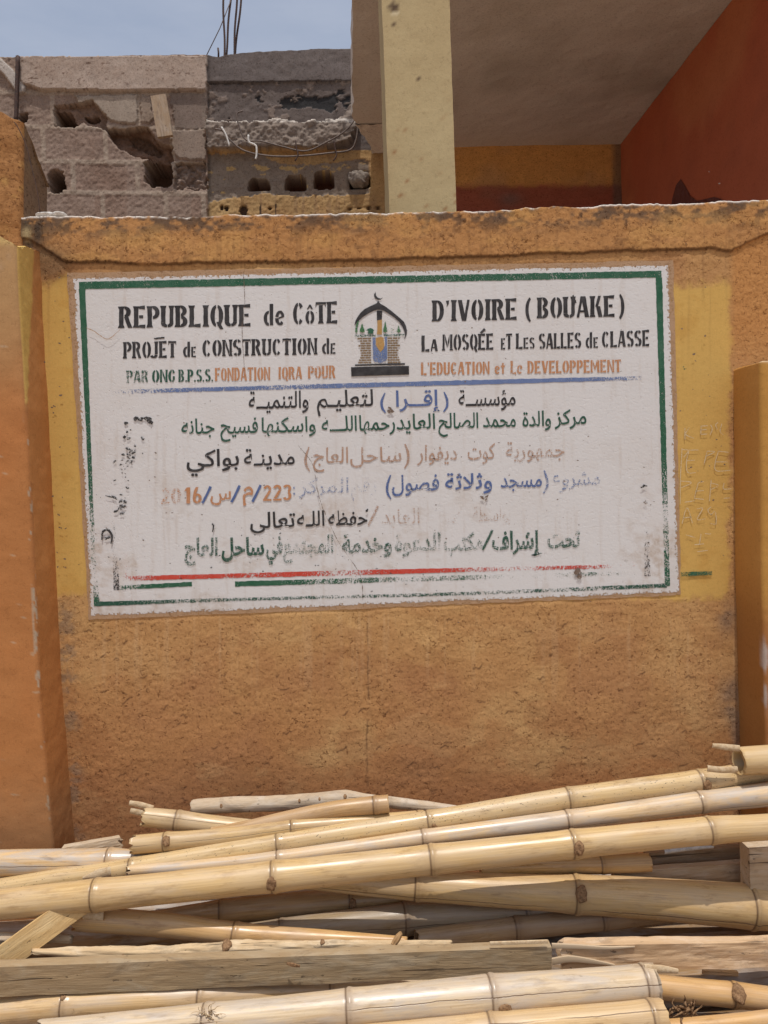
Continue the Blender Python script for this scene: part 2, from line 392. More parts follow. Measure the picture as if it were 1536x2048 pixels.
# white cement chips lying on the crest
def lump(name, cpt, sx, sy, sz, mat, parent=None, seed=0, sub=2, origin=None, rough_=.28):
    import bmesh
    bm = bmesh.new(); bmesh.ops.create_icosphere(bm, subdivisions=sub+1, radius=1)
    V = np.array([v.co for v in bm.verts]); Fs = [tuple(v.index for v in f.verts) for f in bm.faces]; bm.free()
    n = 1 + rough_*fbm(V[:, 0]*1.7+seed*3.1+V[:, 2], V[:, 1]*1.7-seed+V[:, 2]*.7, 3, seed)
    V = np.sign(V)*np.abs(V)**.8*n[:, None]*np.array([sx, sy, sz]) + np.asarray(cpt)
    return mk(name, V, Fs, mat, parent, origin)
for i, (a, b, sx, sz) in enumerate([(92, 431, .026, .006), (120, 430, .018, .006)]):
    q = wp(a, b, .02); tag(lump('cement_chip', q, sx, .02, sz, CHIP, seed=i+4),
        ['larger white cement chip on the left end of the wall top', 'smaller white cement chip on the wall top, right of the larger one'][i], 'cement chip', 'white chips on the wall top')

# ------------------------------------------------------------------ pilasters and post
def pier(name, left, right, y0, y1, ztop, label, colf, cat='pilaster', zbot=0.0, slope=None, seed=0, amp=.0026, mat=PLASTER, dz=.005):
    """plan outline swept upwards: left(z), right(z) give the x of the sides"""
    zs = np.arange(zbot, ztop+1e-6, dz); nr = len(zs); rows = []
    for z in zs:
        a, b = left(z), right(z); r = .012
        pl = []
        for s in np.linspace(0, 1, max(4, int((y1-y0)/.005)))[:-1]: pl.append((b, y1+(y0+r-y1)*s))
        for t in np.linspace(0, math.pi/2, 5): pl.append((b-r+r*math.cos(t), y0+r-r*math.sin(t)))
        for s in np.linspace(0, 1, max(4, int((b-a)/.010)))[1:-1]: pl.append((b-r+(a+r-b+r)*s, y0))
        for t in np.linspace(0, math.pi/2, 5): pl.append((a+r-r*math.sin(t), y0+r-r*math.cos(t)))
        for s in np.linspace(0, 1, 8)[1:]: pl.append((a, y0+r+(y1-y0-r)*s))
        rows.append(pl)
    ncol = min(len(p) for p in rows)
    rows = [[p[int(round(k*(len(p)-1)/(ncol-1)))] for k in range(ncol)] for p in rows]
    A = np.array(rows); P = np.concatenate([A, np.repeat(zs[:, None, None], ncol, 1)], 2)
    cx = (P[..., 0].mean(1, keepdims=True)); cy = (y0+y1)/2
    d = np.stack([P[..., 0]-cx, (P[..., 1]-cy)], -1); 
    nrm = np.where((np.abs(P[..., 1]-y0) < .014)[..., None], np.array([0, -1.0]), np.where((d[..., :1] > 0), np.array([1.0, 0]), np.array([-1.0, 0])))
    h = amp*fbm((P[..., 0]+P[..., 1])*14, P[..., 2]*14, 5, 50+seed)
    P[..., 0] += nrm[..., 0]*h; P[..., 1] += nrm[..., 1]*h
    if slope:                                           # crumbled, sloping top
        lim = slope(P[..., 0], P[..., 1]) + .012*fbm(P[..., 0]*25, P[..., 1]*25, 3, 60+seed)
        P[..., 2] = np.minimum(P[..., 2], lim)
    V = P.reshape(-1, 3); Fc = [tuple(f) for f in gridfaces(nr, ncol)]
    # cap
    top = P[-1]; n0 = len(V); cen = top.mean(0); inner = top*.5+cen*.5; inner[:, 2] += .01*fbm(inner[:, 0]*30, inner[:, 1]*30, 2, 3)
    V = np.concatenate([V, inner, cen[None]])
    for k in range(ncol-1):
        Fc.append((n0-ncol+k, n0-ncol+k+1, n0+k+1, n0+k)); Fc.append((n0+k, n0+k+1, n0+ncol))
    px, py = proj(V); c, ro = colf(px, py, V)
    o = mk(name, V, Fc, mat, None, ((V[:, 0].min()+V[:, 0].max())/2, cy, zbot), {'paint': paint4(c), 'rough': ro})
    return tag(o, label, cat)

def zx(pts, y):
    Q = np.array([wp(a, b, y) for a, b in pts]); i = np.argsort(Q[:, 2]); return lambda z: float(np.interp(z, Q[i, 2], Q[i, 0]))
YP = -.15
lr = zx([(33, 480), (38, 600), (52, 830), (80, 1400), (106, 1690)], YP)
def lcol(px, py, V):
    n = len(px); med = fbm(px/40, py/40, 4, 71); fin = fbm(px/8, py/8, 3, 72); big = fbm(px/150, py/200, 3, 73)
    c = np.repeat(lin(176, 112, 62, K)[None], n, 0)
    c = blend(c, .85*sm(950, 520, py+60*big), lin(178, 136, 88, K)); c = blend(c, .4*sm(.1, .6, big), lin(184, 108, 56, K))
    fl = V[:, 1] > YP+.012
    ex = np.array([lr(z) for z in V[:, 2]]); de = np.hypot(ex-V[:, 0], np.maximum(0, V[:, 1]-YP-.004))*640
    c = blend(c, np.where(fl, .75, 0), lin(194, 126, 68, K))  # flank coloured lighter to make up for the weaker light on it
    tf = (V[:, 1]-YP)/.15; yw = np.interp(py, [470, 500, 600, 800, 830], [.75, .72, .52, .10, -.1]); c = blend(c, np.where(tf > .03, sm(.06, -.04, tf-yw+.10*med+.03*fin), 0), lin(206, 160, 84, K))
    chip = sm(.14, .2, fbm(px/6, py/26, 3, 74)+.3*sm(1050, 1250, py)*sm(1500, 1350, py)-.22)*sm(6, 4, np.abs(de)); c = blend(c, chip*sm(820, 900, py), lin(178, 150, 118, K))
    sp = sm(.62, .66, fbm(px/9, py/11, 3, 75)+.12*med)*(~fl); c = blend(c, sp*.7, lin(186, 150, 112, K))
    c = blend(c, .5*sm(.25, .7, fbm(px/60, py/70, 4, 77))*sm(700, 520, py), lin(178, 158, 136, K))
    c = blend(c, .45*sm(1480, 1680, py+60*med), lin(140, 104, 70, K))
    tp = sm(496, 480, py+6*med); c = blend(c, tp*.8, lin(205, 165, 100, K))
    return c, .22+.6*tp
zt_l = float(wp(20, 462, YP)[2])
sl0 = wp(0, 470, YP); sl1 = wp(40, 492, YP); sl2 = wp(72, 500, -.02)
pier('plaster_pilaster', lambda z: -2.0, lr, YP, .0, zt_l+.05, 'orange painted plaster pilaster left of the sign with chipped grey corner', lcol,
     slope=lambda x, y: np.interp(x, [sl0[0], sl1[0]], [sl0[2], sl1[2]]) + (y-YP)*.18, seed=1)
rl = zx([(1521, 725), (1523, 900), (1525, 1160), (1529, 1300), (1533, 1480)], YP)
def rcol(px, py, V):
    n = len(px); med = fbm(px/40, py/40, 4, 81); fl = (V[:, 1] > YP+.010)
    c = np.repeat(lin(186, 130, 62, K)[None], n, 0); c = blend(c, .6*sm(1150, 1300, py+30*med), lin(150, 84, 52, K))
    c = blend(c, np.where(fl, .9, 0), lin(188, 128, 64, K)); c = blend(c, np.where(fl, .4, 0)*sm(1100, 1300, py), lin(124, 70, 38, K))  # flank colour lightened to offset its weaker light, darker lower down
    de = np.hypot(V[:, 0]-np.array([rl(z) for z in V[:, 2]]), np.maximum(0, V[:, 1]-YP-.004))*640
    c = blend(c, sm(7, 2, de+7*med)*sm(1260, 1300, py)*sm(1440, 1400, py), lin(184, 158, 136, K))
    tp = sm(729, 720, py+4*med); c = blend(c, tp*.8, lin(226, 205, 170, K)); return c, .2+.6*tp
zt_r = float(wp(1530, 721, YP)[2])
pier('plaster_pilaster', rl, lambda z: 2.2, YP, .0, zt_r, 'ochre brown plaster pilaster right of the sign with pale chipped top', rcol, seed=2,
     slope=lambda x, y: zt_r-.004+0*x)
pr = zx([(44, 225), (43, 380), (42, 480)], -.012)
def pcol(px, py, V):
    n = len(px); med = fbm(px/30, py/30, 4, 91); fin = fbm(px/6, py/6, 3, 92); fl = V[:, 1] > .004
    c = np.repeat(lin(166, 113, 66, K)[None], n, 0); c = blend(c, .65*sm(-.1, .4, fin), lin(140, 92, 52, K)); c = blend(c, .5*sm(.1, .6, med), lin(200, 150, 82, K))
    c = blend(c, np.where(fl, .8, 0), lin(112, 90, 70, K)); return c, np.full(n, 1.0)  # flank darker and greyer: its shaded side is put into the colour
q0 = wp(0, 222, -.01); q1 = wp(42, 243, -.01); q2 = wp(84, 290, .16)
zpt = float(q0[2])+.05
pier('rough_post', lambda z: -2.0, pr, -.012, .16, zpt, 'rough orange plaster post with crumbled sloping top above the left pilaster', pcol, cat='post', zbot=1.9,
     slope=lambda x, y: np.interp(x, [q0[0], q1[0]], [q0[2], q1[2]]) - np.clip(y, 0, .16)*.75, seed=3, amp=.005)

# ================================================================== BUILDING BEHIND
YB = 2.8
KB = .90
def back_wall():
    xa, xb = -3.6, float(wp(1242, 350, YB)[0])
    xs = np.concatenate([np.arange(xa, -2.62, .05), np.arange(-2.62, .02, .0062), np.arange(.02, xb+.02, .02)])
    z0 = 2.4; zt0 = wp(np.array([-700, 0, 120, 250, 418, 440, 470, 560, 690, 800]), np.array([118, 117, 122, 114, 113, 118, 112, 104, 101, 100]), YB)
    zs = np.arange(z0, 4.72, .0062); nr = len(zs)
    ztop = np.interp(xs, zt0[:, 0], zt0[:, 2]) + .008*fbm(xs*14, xs*0, 4, 101)
    X = np.repeat(xs[None], nr, 0); Z = np.repeat(zs[:, None], len(xs), 1); Z = np.minimum(Z, ztop[None])
    P = np.stack([X, np.full_like(X, YB), Z], -1).reshape(-1, 3); px, py = proj(P); n = len(px)
    fin = fbm(px/5, py/5, 3, 111); med = fbm(px/16, py/14, 4, 112); big = fbm(px/70, py/60, 4, 113)
    ex = px+5*med+1.8*fin; ey = py+4*fbm(px/14+9, py/14, 3, 114)+1.8*fin
    h = np.zeros(n); c = np.repeat(lin(148, 122, 104, KB)[None], n, 0)
    c = blend(c, .5*sm(0, .6, big), lin(128, 100, 84, KB))
    L = (px < 416)
    # block courses
    def sl(y): return y-(px-200)*.012
    yy = sl(py+1.6*med)
    mort = np.zeros(n); courses = [(118, 190, []), (190, 258, [107, 207, 277, 408]), (258, 327, [88, 212, 345]), (327, 388, [148, 276, 350]), (388, 470, [82, 207, 333, 408])]
    for y0, y1, js in courses:
        inn = (yy >= y0) & (yy < y1)
        d = np.minimum(np.abs(yy-y0), np.abs(yy-y1))
        for j in js: d = np.minimum(d, np.abs(px+1.5*fin-j-(py-y0)*.03))
        mort = np.where(inn, np.maximum(mort, sm(6.0, 3.5, d)), mort)
    blk = L*(1-mort)
    h += np.where(L, .022, 0) - blk*.0025 + .004*fin + .003*med
    c = blend(c, L*mort*.75*sm(-.6, 0, med+.3), lin(168, 144, 122, KB))
    c = blend(c, blk*.35*sm(-.2, .5, vn(np.floor(px/64)+.5, np.floor(py/66)+.5, 5)), lin(138, 104, 84, KB))
    def feat(poly, dep=None, col=None, a=1.0, edge_h=None):
        mk_ = inpoly(ex, ey, poly)
        if dep is not None: h[mk_] = dep if not callable(dep) else dep(mk_)
        if col is not None: c[mk_] = c[mk_]*(1-a)+np.asarray(col)[None]*a
        return mk_
    # raised and broken render on the blocks
    feat([(152, 196), (277, 194), (277, 250), (268, 252), (240, 250), (214, 240), (205, 228), (185, 218), (160, 212)], .034, lin(160, 138, 118, KB))
    feat([(284, 196), (304, 196), (308, 240), (300, 250), (285, 248)], .030, lin(150, 126, 106, KB))
    feat([(340, 190), (414, 190), (414, 262), (352, 260)], .026, lin(128, 108, 94, KB), .8)
    feat([(346, 266), (410, 262), (414, 322), (358, 322), (346, 300)], .034, lin(148, 126, 108, KB), .8)
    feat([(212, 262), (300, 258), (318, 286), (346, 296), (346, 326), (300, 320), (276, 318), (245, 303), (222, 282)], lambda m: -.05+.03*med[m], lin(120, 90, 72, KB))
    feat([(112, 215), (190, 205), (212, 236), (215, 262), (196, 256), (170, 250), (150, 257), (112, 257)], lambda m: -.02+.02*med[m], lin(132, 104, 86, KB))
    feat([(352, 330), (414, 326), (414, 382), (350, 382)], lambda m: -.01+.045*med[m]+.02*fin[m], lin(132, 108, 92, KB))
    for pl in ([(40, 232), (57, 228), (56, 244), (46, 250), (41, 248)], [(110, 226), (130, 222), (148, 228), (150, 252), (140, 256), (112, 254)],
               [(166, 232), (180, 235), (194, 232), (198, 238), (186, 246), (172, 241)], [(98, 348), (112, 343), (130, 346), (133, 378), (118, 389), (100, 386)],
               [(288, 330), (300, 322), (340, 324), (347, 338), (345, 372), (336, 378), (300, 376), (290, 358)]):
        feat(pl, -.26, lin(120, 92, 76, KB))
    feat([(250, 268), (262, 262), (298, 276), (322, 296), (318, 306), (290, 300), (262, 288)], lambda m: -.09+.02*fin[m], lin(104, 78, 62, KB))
    # lintel
    lt = feat([(40, 122), (418, 120), (419, 186), (250, 188), (88, 186), (84, 176), (40, 174)], None)
    lt = inpoly(px+1.2*fin, py+1.4*fin, [(40, 121), (418, 119), (419, 186), (250, 188), (88, 186), (60, 176), (40, 174)])
    h[lt] = .05+.0025*med[lt]; c[lt] = lin(178, 152, 132, KB); c = blend(c, lt*.5*sm(.0, .5, big+.3*med), lin(160, 132, 112, KB))
    c = blend(c, lt*sm(.42, .6, fbm(px/10, py/5, 3, 120)), lin(118, 92, 76, KB))
    d = polyd(px, py, [(0, 130), (22, 150), (45, 182)]); mm = d < 10; h[mm] = .045; c[mm] = lin(190, 172, 156, KB)
    # right hand part: concrete band, peeled band, broken ledge, yellow wall
    Rr = px >= 416
    c = blend(c, Rr*1.0, lin(112, 98, 90, KB)); c = blend(c, Rr*.5*sm(-.1, .5, big+.3*med), lin(96, 82, 74, KB))
    b1 = Rr & (py < 168-(px-416)*.012); h[b1] = .02+.003*med[b1]
    jn = np.exp(-((py+1.5*fin-(168-(px-416)*.016))/1.6)**2)*Rr; c = blend(c, jn*.7, lin(50, 42, 38, KB))
    b2 = inpoly(ex, ey, [(416, 170), (700, 164), (700, 250), (416, 250)]); h[b2] = .004+.004*med[b2]; c = blend(c, b2*.75, lin(108, 92, 82, KB))
    pk = b2 & (fbm(px/20, py/14, 4, 131)+.9*np.exp(-((py-206)/20)**2)*(0.2+.8*sm(540, 570, px)) > .62); h[pk] -= .008; c[pk] = lin(56, 52, 50, KB)
    pl = b2 & (fbm(px/26, py/20, 4, 133) > .3); c = blend(c, pl*.7, lin(138, 116, 100, KB)); h[pl] += .005
    lg = inpoly(ex, ey, [(416, 250), (520, 252), (560, 247), (600, 254), (672, 246), (690, 236), (705, 200), (720, 220), (716, 262), (700, 290), (640, 302), (416, 304)])
    h[lg] = .070+.016*med[lg]+.008*fin[lg]; c[lg] = lin(140, 120, 104, KB)
    lge = lg & (np.abs(py-(251+2*med)) < 4); c[lge] = lin(200, 180, 160, KB)
    yb = Rr & (ey >= 303) & ~lg
    yp = Rr & (py > 300) & ~lg
    c = blend(c, yp*1.0, lin(182, 142, 94, KB)); c = blend(c, yp*.6*sm(-.1, .5, big+.3*med), lin(166, 122, 78, KB)); c = blend(c, yp*.4*sm(.1, .5, fbm(px/6, py/60, 3, 140)), lin(132, 100, 76, KB))
    ba = yp & ((inpoly(ex, ey, [(416, 308), (520, 306), (545, 322), (600, 330), (690, 322), (735, 318), (740, 338), (738, 388), (600, 392), (520, 388), (470, 394), (430, 402), (416, 410)])))
    h[ba] -= .006; c[ba] = lin(142, 122, 104, KB); c = blend(c, ba*.6*sm(-.1, .5, med+.4*fin), lin(118, 100, 86, KB))
    ye = ba & (fbm(px/22, py/12, 4, 141)+.5*np.exp(-((py-336)/10)**2) > .62); c[ye] = lin(182, 146, 96, KB)
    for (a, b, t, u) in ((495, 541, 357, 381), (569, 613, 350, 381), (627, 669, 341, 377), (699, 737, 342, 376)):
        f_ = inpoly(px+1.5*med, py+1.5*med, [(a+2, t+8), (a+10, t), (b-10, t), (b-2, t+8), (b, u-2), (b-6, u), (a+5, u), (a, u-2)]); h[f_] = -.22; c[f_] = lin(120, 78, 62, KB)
    for (a, b, r_) in ((443, 415, 4), (453, 417, 4), (487, 421, 8), (540, 417, 3), (698, 418, 3), (719, 416, 2), (738, 416, 3), (754, 415, 4)):
        f_ = np.hypot(px-a+fin, (py-b+fin)*.8) < r_; h[f_] = -.02; c[f_] = lin(80, 60, 46, KB)
    for a in (521, 551): f_ = (np.abs(px-a) < 1.6) & (py > 408) & (py < 432); c[f_] = lin(70, 52, 40, KB)
    ds = Rr & (px < 424); c = blend(c, ds*sm(424, 417, px)*.5, lin(70, 60, 54, KB))
    # under the slab: yellow band then dark red dado
    un = (px > 776); c = blend(c, un*1.0, lin(215, 152, 84, KB)); c = blend(c, un*.6*sm(-.1, .6, big), lin(196, 146, 96, KB))
    dd = un*sm(-7, 7, py+5*med+3*fin-(372-(px-900)*.004)); c = blend(c, dd, lin(166, 92, 68, KB)); c = blend(c, dd*.4*sm(-.1, .5, big), lin(150, 104, 80, KB)); c = blend(c, dd*.6*np.exp(-((px-1020)/26)**2-((py-398)/16)**2), lin(120, 104, 92, KB))
    c = blend(c, un*sm(1222, 1230, px+2*med)*.7, lin(110, 92, 78, KB))  # grey strip at the room corner: corner shading put into the colour
    h[un] = 0
    c = c*(1+.16*fin[:, None]+.10*med[:, None]); c = np.where((px < 776)[:, None], c*np.array([1.02, .985, .90]), c)
    P[:, 1] = YB-h
    nc = len(xs); cr = P[-nc:].copy(); bk = cr.copy(); bk[:, 1] = YB+.35; bt = bk.copy(); bt[:, 2] = z0
    V = np.concatenate([P, bk, bt]); cc = np.concatenate([c, np.repeat(lin(120, 104, 92, KB)[None], 2*nc, 0)])
    o = mk('ruined_wall', V, gridfaces(nr+2, nc), PLASTER, None, (-1, YB, z0), {'paint': paint4(cc), 'rough': np.full(len(V), .75)}, smooth=False)
    tag(o, 'ruined grey block wall of the building behind with broken holes and yellow lower part', 'building wall')
    # the hidden foot of the same wall
    a = np.array([[xa, YB-.05, 0], [xb, YB-.05, 0], [xb, YB-.05, z0+.01], [xa, YB-.05, z0+.01], [xa, YB+.35, 0], [xb, YB+.35, 0], [xb, YB+.35, z0+.01], [xa, YB+.35, z0+.01]])
    cc = np.repeat(lin(150, 124, 104, KB)[None], 8, 0)
    mk('wall_foot', a, [(0, 1, 2, 3), (5, 4, 7, 6), (3, 2, 6, 7), (1, 5, 6, 2), (4, 0, 3, 7)], PLASTER, o, attrs={'paint': paint4(cc), 'rough': np.full(8, .5)}, smooth=False)
    q = wp(717, 360, YB+.02); s = lump('filling_stone', q, .066, .06, .048, STONE, o, seed=9, sub=3, rough_=.55)
    return xb
XB = back_wall()

def gbox(name, x0, x1, y0, y1, z0, z1, step, colf, label, cat, amp=.003, rough=.5, seed=0, mat=PLASTER, warp=None):
    """box of fine quads, its sides slightly uneven"""
    V = []; Fs = []
    def face(f, nu, nv):
        b = len(V); 
        for j in range(nv+1):
            for i in range(nu+1): V.append(f(i/nu, j/nv))
        for j in range(nv):
            for i in range(nu): k = b+j*(nu+1)+i; Fs.append((k, k+1, k+nu+2, k+nu+1))
    nx, ny, nz = (max(1, int((b-a)/step)) for a, b in ((x0, x1), (y0, y1), (z0, z1)))
    L = lambda a, b, t: a+(b-a)*t
    face(lambda u, v: (L(x0, x1, u), y0, L(z0, z1, v)), nx, nz); face(lambda u, v: (L(x1, x0, u), y1, L(z0, z1, v)), nx, nz)
    face(lambda u, v: (x0, L(y1, y0, u), L(z0, z1, v)), ny, nz); face(lambda u, v: (x1, L(y0, y1, u), L(z0, z1, v)), ny, nz)
    face(lambda u, v: (L(x0, x1, u), L(y1, y0, v), z0), nx, ny); face(lambda u, v: (L(x0, x1, u), L(y0, y1, v), z1), nx, ny)
    V = np.array(V); 
    D = np.stack([fbm(V[:, 1]*9+V[:, 2]*11, V[:, 0]*3+V[:, 2]*7, 4, 200+seed), fbm(V[:, 0]*9, V[:, 2]*9+V[:, 1]*5, 4, 210+seed), fbm(V[:, 0]*7, V[:, 1]*7+V[:, 2]*6, 4, 220+seed)], 1)
    V = V+amp*D
    if warp: V = warp(V)
    px, py = proj(V); c = colf(px, py, V)
    o = mk(name, V, Fs, mat, None, ((x0+x1)/2, (y0+y1)/2, z0), {'paint': paint4(c), 'rough': np.full(len(V), rough)}, smooth=False)
    return tag(o, label, cat)
ZC = float(wp(1000, 292, YB)[2])
XL = float(wp(704, 235, YB-.1)[0])
YC = .52                                           # front edge of slab and column
def slabcol(px, py, V):
    big = fbm(V[:, 0]*2.2, V[:, 1]*2.2, 4, 231); med = fbm(V[:, 0]*9, V[:, 1]*9, 4, 232)
    c = np.repeat(lin(206, 182, 156, KB)[None], len(V), 0); c = blend(c, .7*sm(-.1, .5, big+.4*med), lin(188, 164, 138, KB))
    c = blend(c, .5*np.exp(-((V[:, 1]-2.2)/.35)**2)*sm(-.3, .4, big), lin(150, 130, 108, KB)); return c
def slab_edge(y): return .13*sm(2.35, 2.80, y)+.018*fbm(y*16, y*0, 4, 77)*sm(1.2, 2.2, y)
def slab_warp(V):
    k = sm(XL+.30, XL, V[:, 0]); V[:, 0] += k*slab_edge(V[:, 1]); return V
gbox('ceiling_slab', XL, XB+.30, YC, YB+.02, ZC, ZC+.16, .05, slabcol, 'bare concrete ceiling slab over the veranda behind the column', 'ceiling slab', .006, .45, warp=slab_warp)
def redcol(px, py, V):
    big = fbm(V[:, 1]*2.2, V[:, 2]*2.2, 4, 241); c = np.repeat(lin(180, 92, 60, KB)[None], len(V), 0)
    m2 = fbm(V[:, 1]*9, V[:, 2]*7, 4, 243); c = blend(c, .35*sm(0, .5, m2), lin(160, 84, 58, KB)); return blend(c, .6*sm(-.1, .5, big), lin(194, 116, 74, KB))
rw = gbox('red_wall', XB, XB+.25, YC+.02, YB-.003, 0, ZC-.004, .05, redcol, 'dark red side wall of the veranda on the right', 'wall', .002, .3)
# flat dark patch with a wavy top, low on the red wall
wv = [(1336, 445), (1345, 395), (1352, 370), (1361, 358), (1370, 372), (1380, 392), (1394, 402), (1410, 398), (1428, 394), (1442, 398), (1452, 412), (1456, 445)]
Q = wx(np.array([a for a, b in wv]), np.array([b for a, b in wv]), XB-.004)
o = mk('dark_wavy_patch', Q, [tuple(range(len(Q)))], INK['dark_red'], rw, smooth=False); o['wear'] = -.9
# column
cl = float(wp(771, 210, YC)[0]); cr_ = float(wp(906, 210, YC)[0])
def ccol(px, py, V):
    fin = fbm(V[:, 0]*160, V[:, 2]*120, 2, 251); big = fbm(V[:, 0]*6, V[:, 2]*3, 4, 252)
    c = np.repeat(lin(188, 158, 110, KB)[None], len(V), 0); c = blend(c, .35*sm(.0, .6, big), lin(176, 142, 96, KB))
    c = blend(c, sm(.62, .75, fin)*.8*sm(150, 330, py), lin(150, 98, 58, KB))
    for a, b, r_ in ((787, 14, 12), (789, 50, 4), (793, 92, 3.5), (836, 157, 2.5)):
        c = blend(c, sm(r_, r_*.6, np.hypot(px-a, py-b)), lin(98, 76, 56, KB))
    c = blend(c, sm(7, 4, np.hypot(px-790, py-26)), lin(214, 186, 140, KB))
    return c
def batter(o):
    return o
gbox('veranda_column', cl, cr_, YC, YC+.25, 0, ZC-.003, .0125, ccol, 'pale yellow square concrete column standing behind the wall', 'column', .0025, .25)
# unseen veranda floor, raised and made pale to bounce sun onto the ceiling
fl = np.array([[XL-.9, .40, .9], [XB-.004, .40, .9], [XB-.004, YB-.06, .9], [XL-.9, YB-.06, .9], [XL-.9, .40, 0], [XB-.004, .40, 0], [XB-.004, YB-.06, 0], [XL-.9, YB-.06, 0]])
CEMENT = make_simple('cement_screed', (.60, .55, .48), (.50, .46, .40), 9, .9, .3)
struct(mk('veranda_bounce_floor', fl, [(0, 1, 2, 3), (4, 5, 1, 0), (7, 4, 0, 3)], CEMENT, smooth=False))

# broken concrete haunch where the slab has been torn from the wall
hp = [(690, 150), (700, 180), (704, 230), (692, 262), (706, 286), (740, 276), (764, 250), (772, 215), (770, 150)]
def haunch():
    ys0 = YB-.34; V = []; Fs = []
    nu, nv = 28, 26
    for j in range(nv+1):
        for i in range(nu+1):
            u, v = i/nu, j/nv
            y = ys0+(YB-.01-ys0)*v; x = XL-.008+float(slab_edge(np.array(y)))+.22*u
            curve = .03*v**2.2*(1-.15*u)
            z = ZC-.003-curve-.016*abs(fbm(x*12, y*12, 4, 261))
            V.append((x, y, z))
    for j in range(nv):
        for i in range(nu): k = j*(nu+1)+i; Fs.append((k, k+nu+1, k+nu+2, k+1))
    V = np.array(V); n0 = len(V)
    # left side skirt
    side = [k*(nu+1) for k in range(nv+1)]
    S = V[side].copy(); S[:, 2] = ZC+.04; V = np.concatenate([V, S])
    for k in range(nv): Fs.append((side[k], n0+k, n0+k+1, side[k+1]))
    c = np.repeat(lin(214, 188, 160, KB)[None], len(V), 0); c = blend(c, sm(0, .5, fbm(V[:, 0]*15, V[:, 1]*15, 3, 5))*.5, lin(180, 156, 132, KB))
    o = mk('broken_haunch', V, Fs, PLASTER, None, None, {'paint': paint4(c), 'rough': np.full(len(V), .8)})
    tag(o, 'torn concrete haunch under the left end of the ceiling slab', 'concrete')
haunch()

# ------------------------------------------------------------------ tubes: rods, wires
def tube(name, pts, rad, mat, parent=None, seg=8, origin=None, closed=True, rib=0):
    P = np.array(pts, float); V = []; Fs = []; n = len(P)
    rad = np.broadcast_to(rad, (n,))
    T = np.gradient(P, axis=0); T /= np.linalg.norm(T, axis=1)[:, None]
    a = np.array([.3, -.8, .5]); 
    for i in range(n):
        u = np.cross(T[i], a); u /= np.linalg.norm(u); v = np.cross(T[i], u)
        for k in range(seg):
            t = 2*math.pi*k/seg; r = rad[i]*(1+rib*(i % 2))
            V.append(P[i]+r*(math.cos(t)*u+math.sin(t)*v))
    Fs = [tuple(f) for f in gridfaces(n, seg, True)] + [tuple(range(seg))[::-1], tuple(range((n-1)*seg, n*seg))]
    return mk(name, V, Fs, mat, parent, origin if origin is not None else P[0])
def spline(P, n):
    P = np.array(P, float); m = len(P)
    t = np.linspace(0, m-1, n); i = np.clip(np.floor(t).astype(int), 0, m-2); f = (t-i)[:, None]
    g = lambda k: P[np.clip(k, 0, m-1)]
    a = 2*g(i)-g(i+1); p0 = np.where((i-1 < 0)[:, None], a, g(i-1)); b = 2*g(i+1)-g(i); p3 = np.where((i+2 > m-1)[:, None], b, g(i+2))
    p1, p2 = g(i), g(i+1)
    return .5*((2*p1)+(-p0+p2)*f+(2*p0-5*p1+4*p2-p3)*f**2+(-p0+3*p1-3*p2+p3)*f**3)
for i, (a, b, c_, d) in enumerate([(449, 112, 446, -60), (452, 112, 466, -60), (468, 114, 476, -60), (470, 114, 488, -60)]):
    p0 = wp(a, b, YB+.08+.03*i); p1 = wp(c_, d, YB+.08+.03*i); n = 80
    tag(tube('rebar_rod', [p0+(p1-p0)*t+np.array([.003*math.sin(t*9+i), 0, 0]) for t in np.linspace(-.06, 1, n)], .0062, RUST, rib=.12),
        ['bare steel rod on the ruined wall top, leftmost of the four tall rods', 'bare steel rod on the ruined wall top, second from left of the four tall rods',
         'bare steel rod on the ruined wall top, third from left of the four tall rods', 'bare steel rod on the ruined wall top, rightmost of the four tall rods'][i], 'steel rod', 'tall rods above the ruined wall')
tag(tube('rebar_stub', [wp(437, 114, YB+.1), wp(437, 105, YB+.1), wp(436, 96, YB+.1)], .006, RUST), 'short steel rod stub left of the tall rods', 'steel rod')
tag(tube('stay_wire', [wp(412, 113, YB+.1), wp(440, 56, YB+.1), wp(474, -30, YB+.1)], .003, WIRE), 'thin wire slanting up beside the tall steel rods', 'wire')
p0 = wp(36, 112, YB-.07); p1 = wp(32, 246, YB-.07)
tag(tube('iron_bar', [p0+(p1-p0)*t for t in np.linspace(0, 1, 12)], .013, RUST, seg=4), 'dark iron bar standing upright against the left end of the lintel', 'iron bar')
tag(tube('bent_wire', spline([wp(a, b, YB-.14) for a, b in ((430, 258), (445, 262), (462, 282), (490, 302), (540, 312), (600, 312), (660, 306), (700, 300), (712, 280), (716, 252))], 60), .0055, WIRE),
    'long bent steel wire looping in front of the broken ledge', 'wire', None)
tag(tube('bent_wire', spline([wp(a, b, YB-.12) for a, b in ((485, 222), (474, 228), (478, 252), (492, 280), (520, 282), (560, 292), (610, 302), (650, 286), (690, 262), (720, 226))], 60), .0048, WIRE),
    'upper thin bent wire hanging across the broken ledge', 'wire', None)
tag(tube('bent_wire', spline([wp(a, b, YB-.15) for a, b in ((497, 270), (498, 284), (512, 292), (513, 312), (511, 318))], 20), .0062, CHIP), 'short pale wire end hooked under the broken ledge', 'wire')
tag(tube('bent_wire', spline([wp(a, b, YB-.15) for a, b in ((443, 254), (452, 270), (459, 292))], 12), .0055, CHIP), 'short pale wire end at the left of the broken ledge', 'wire')
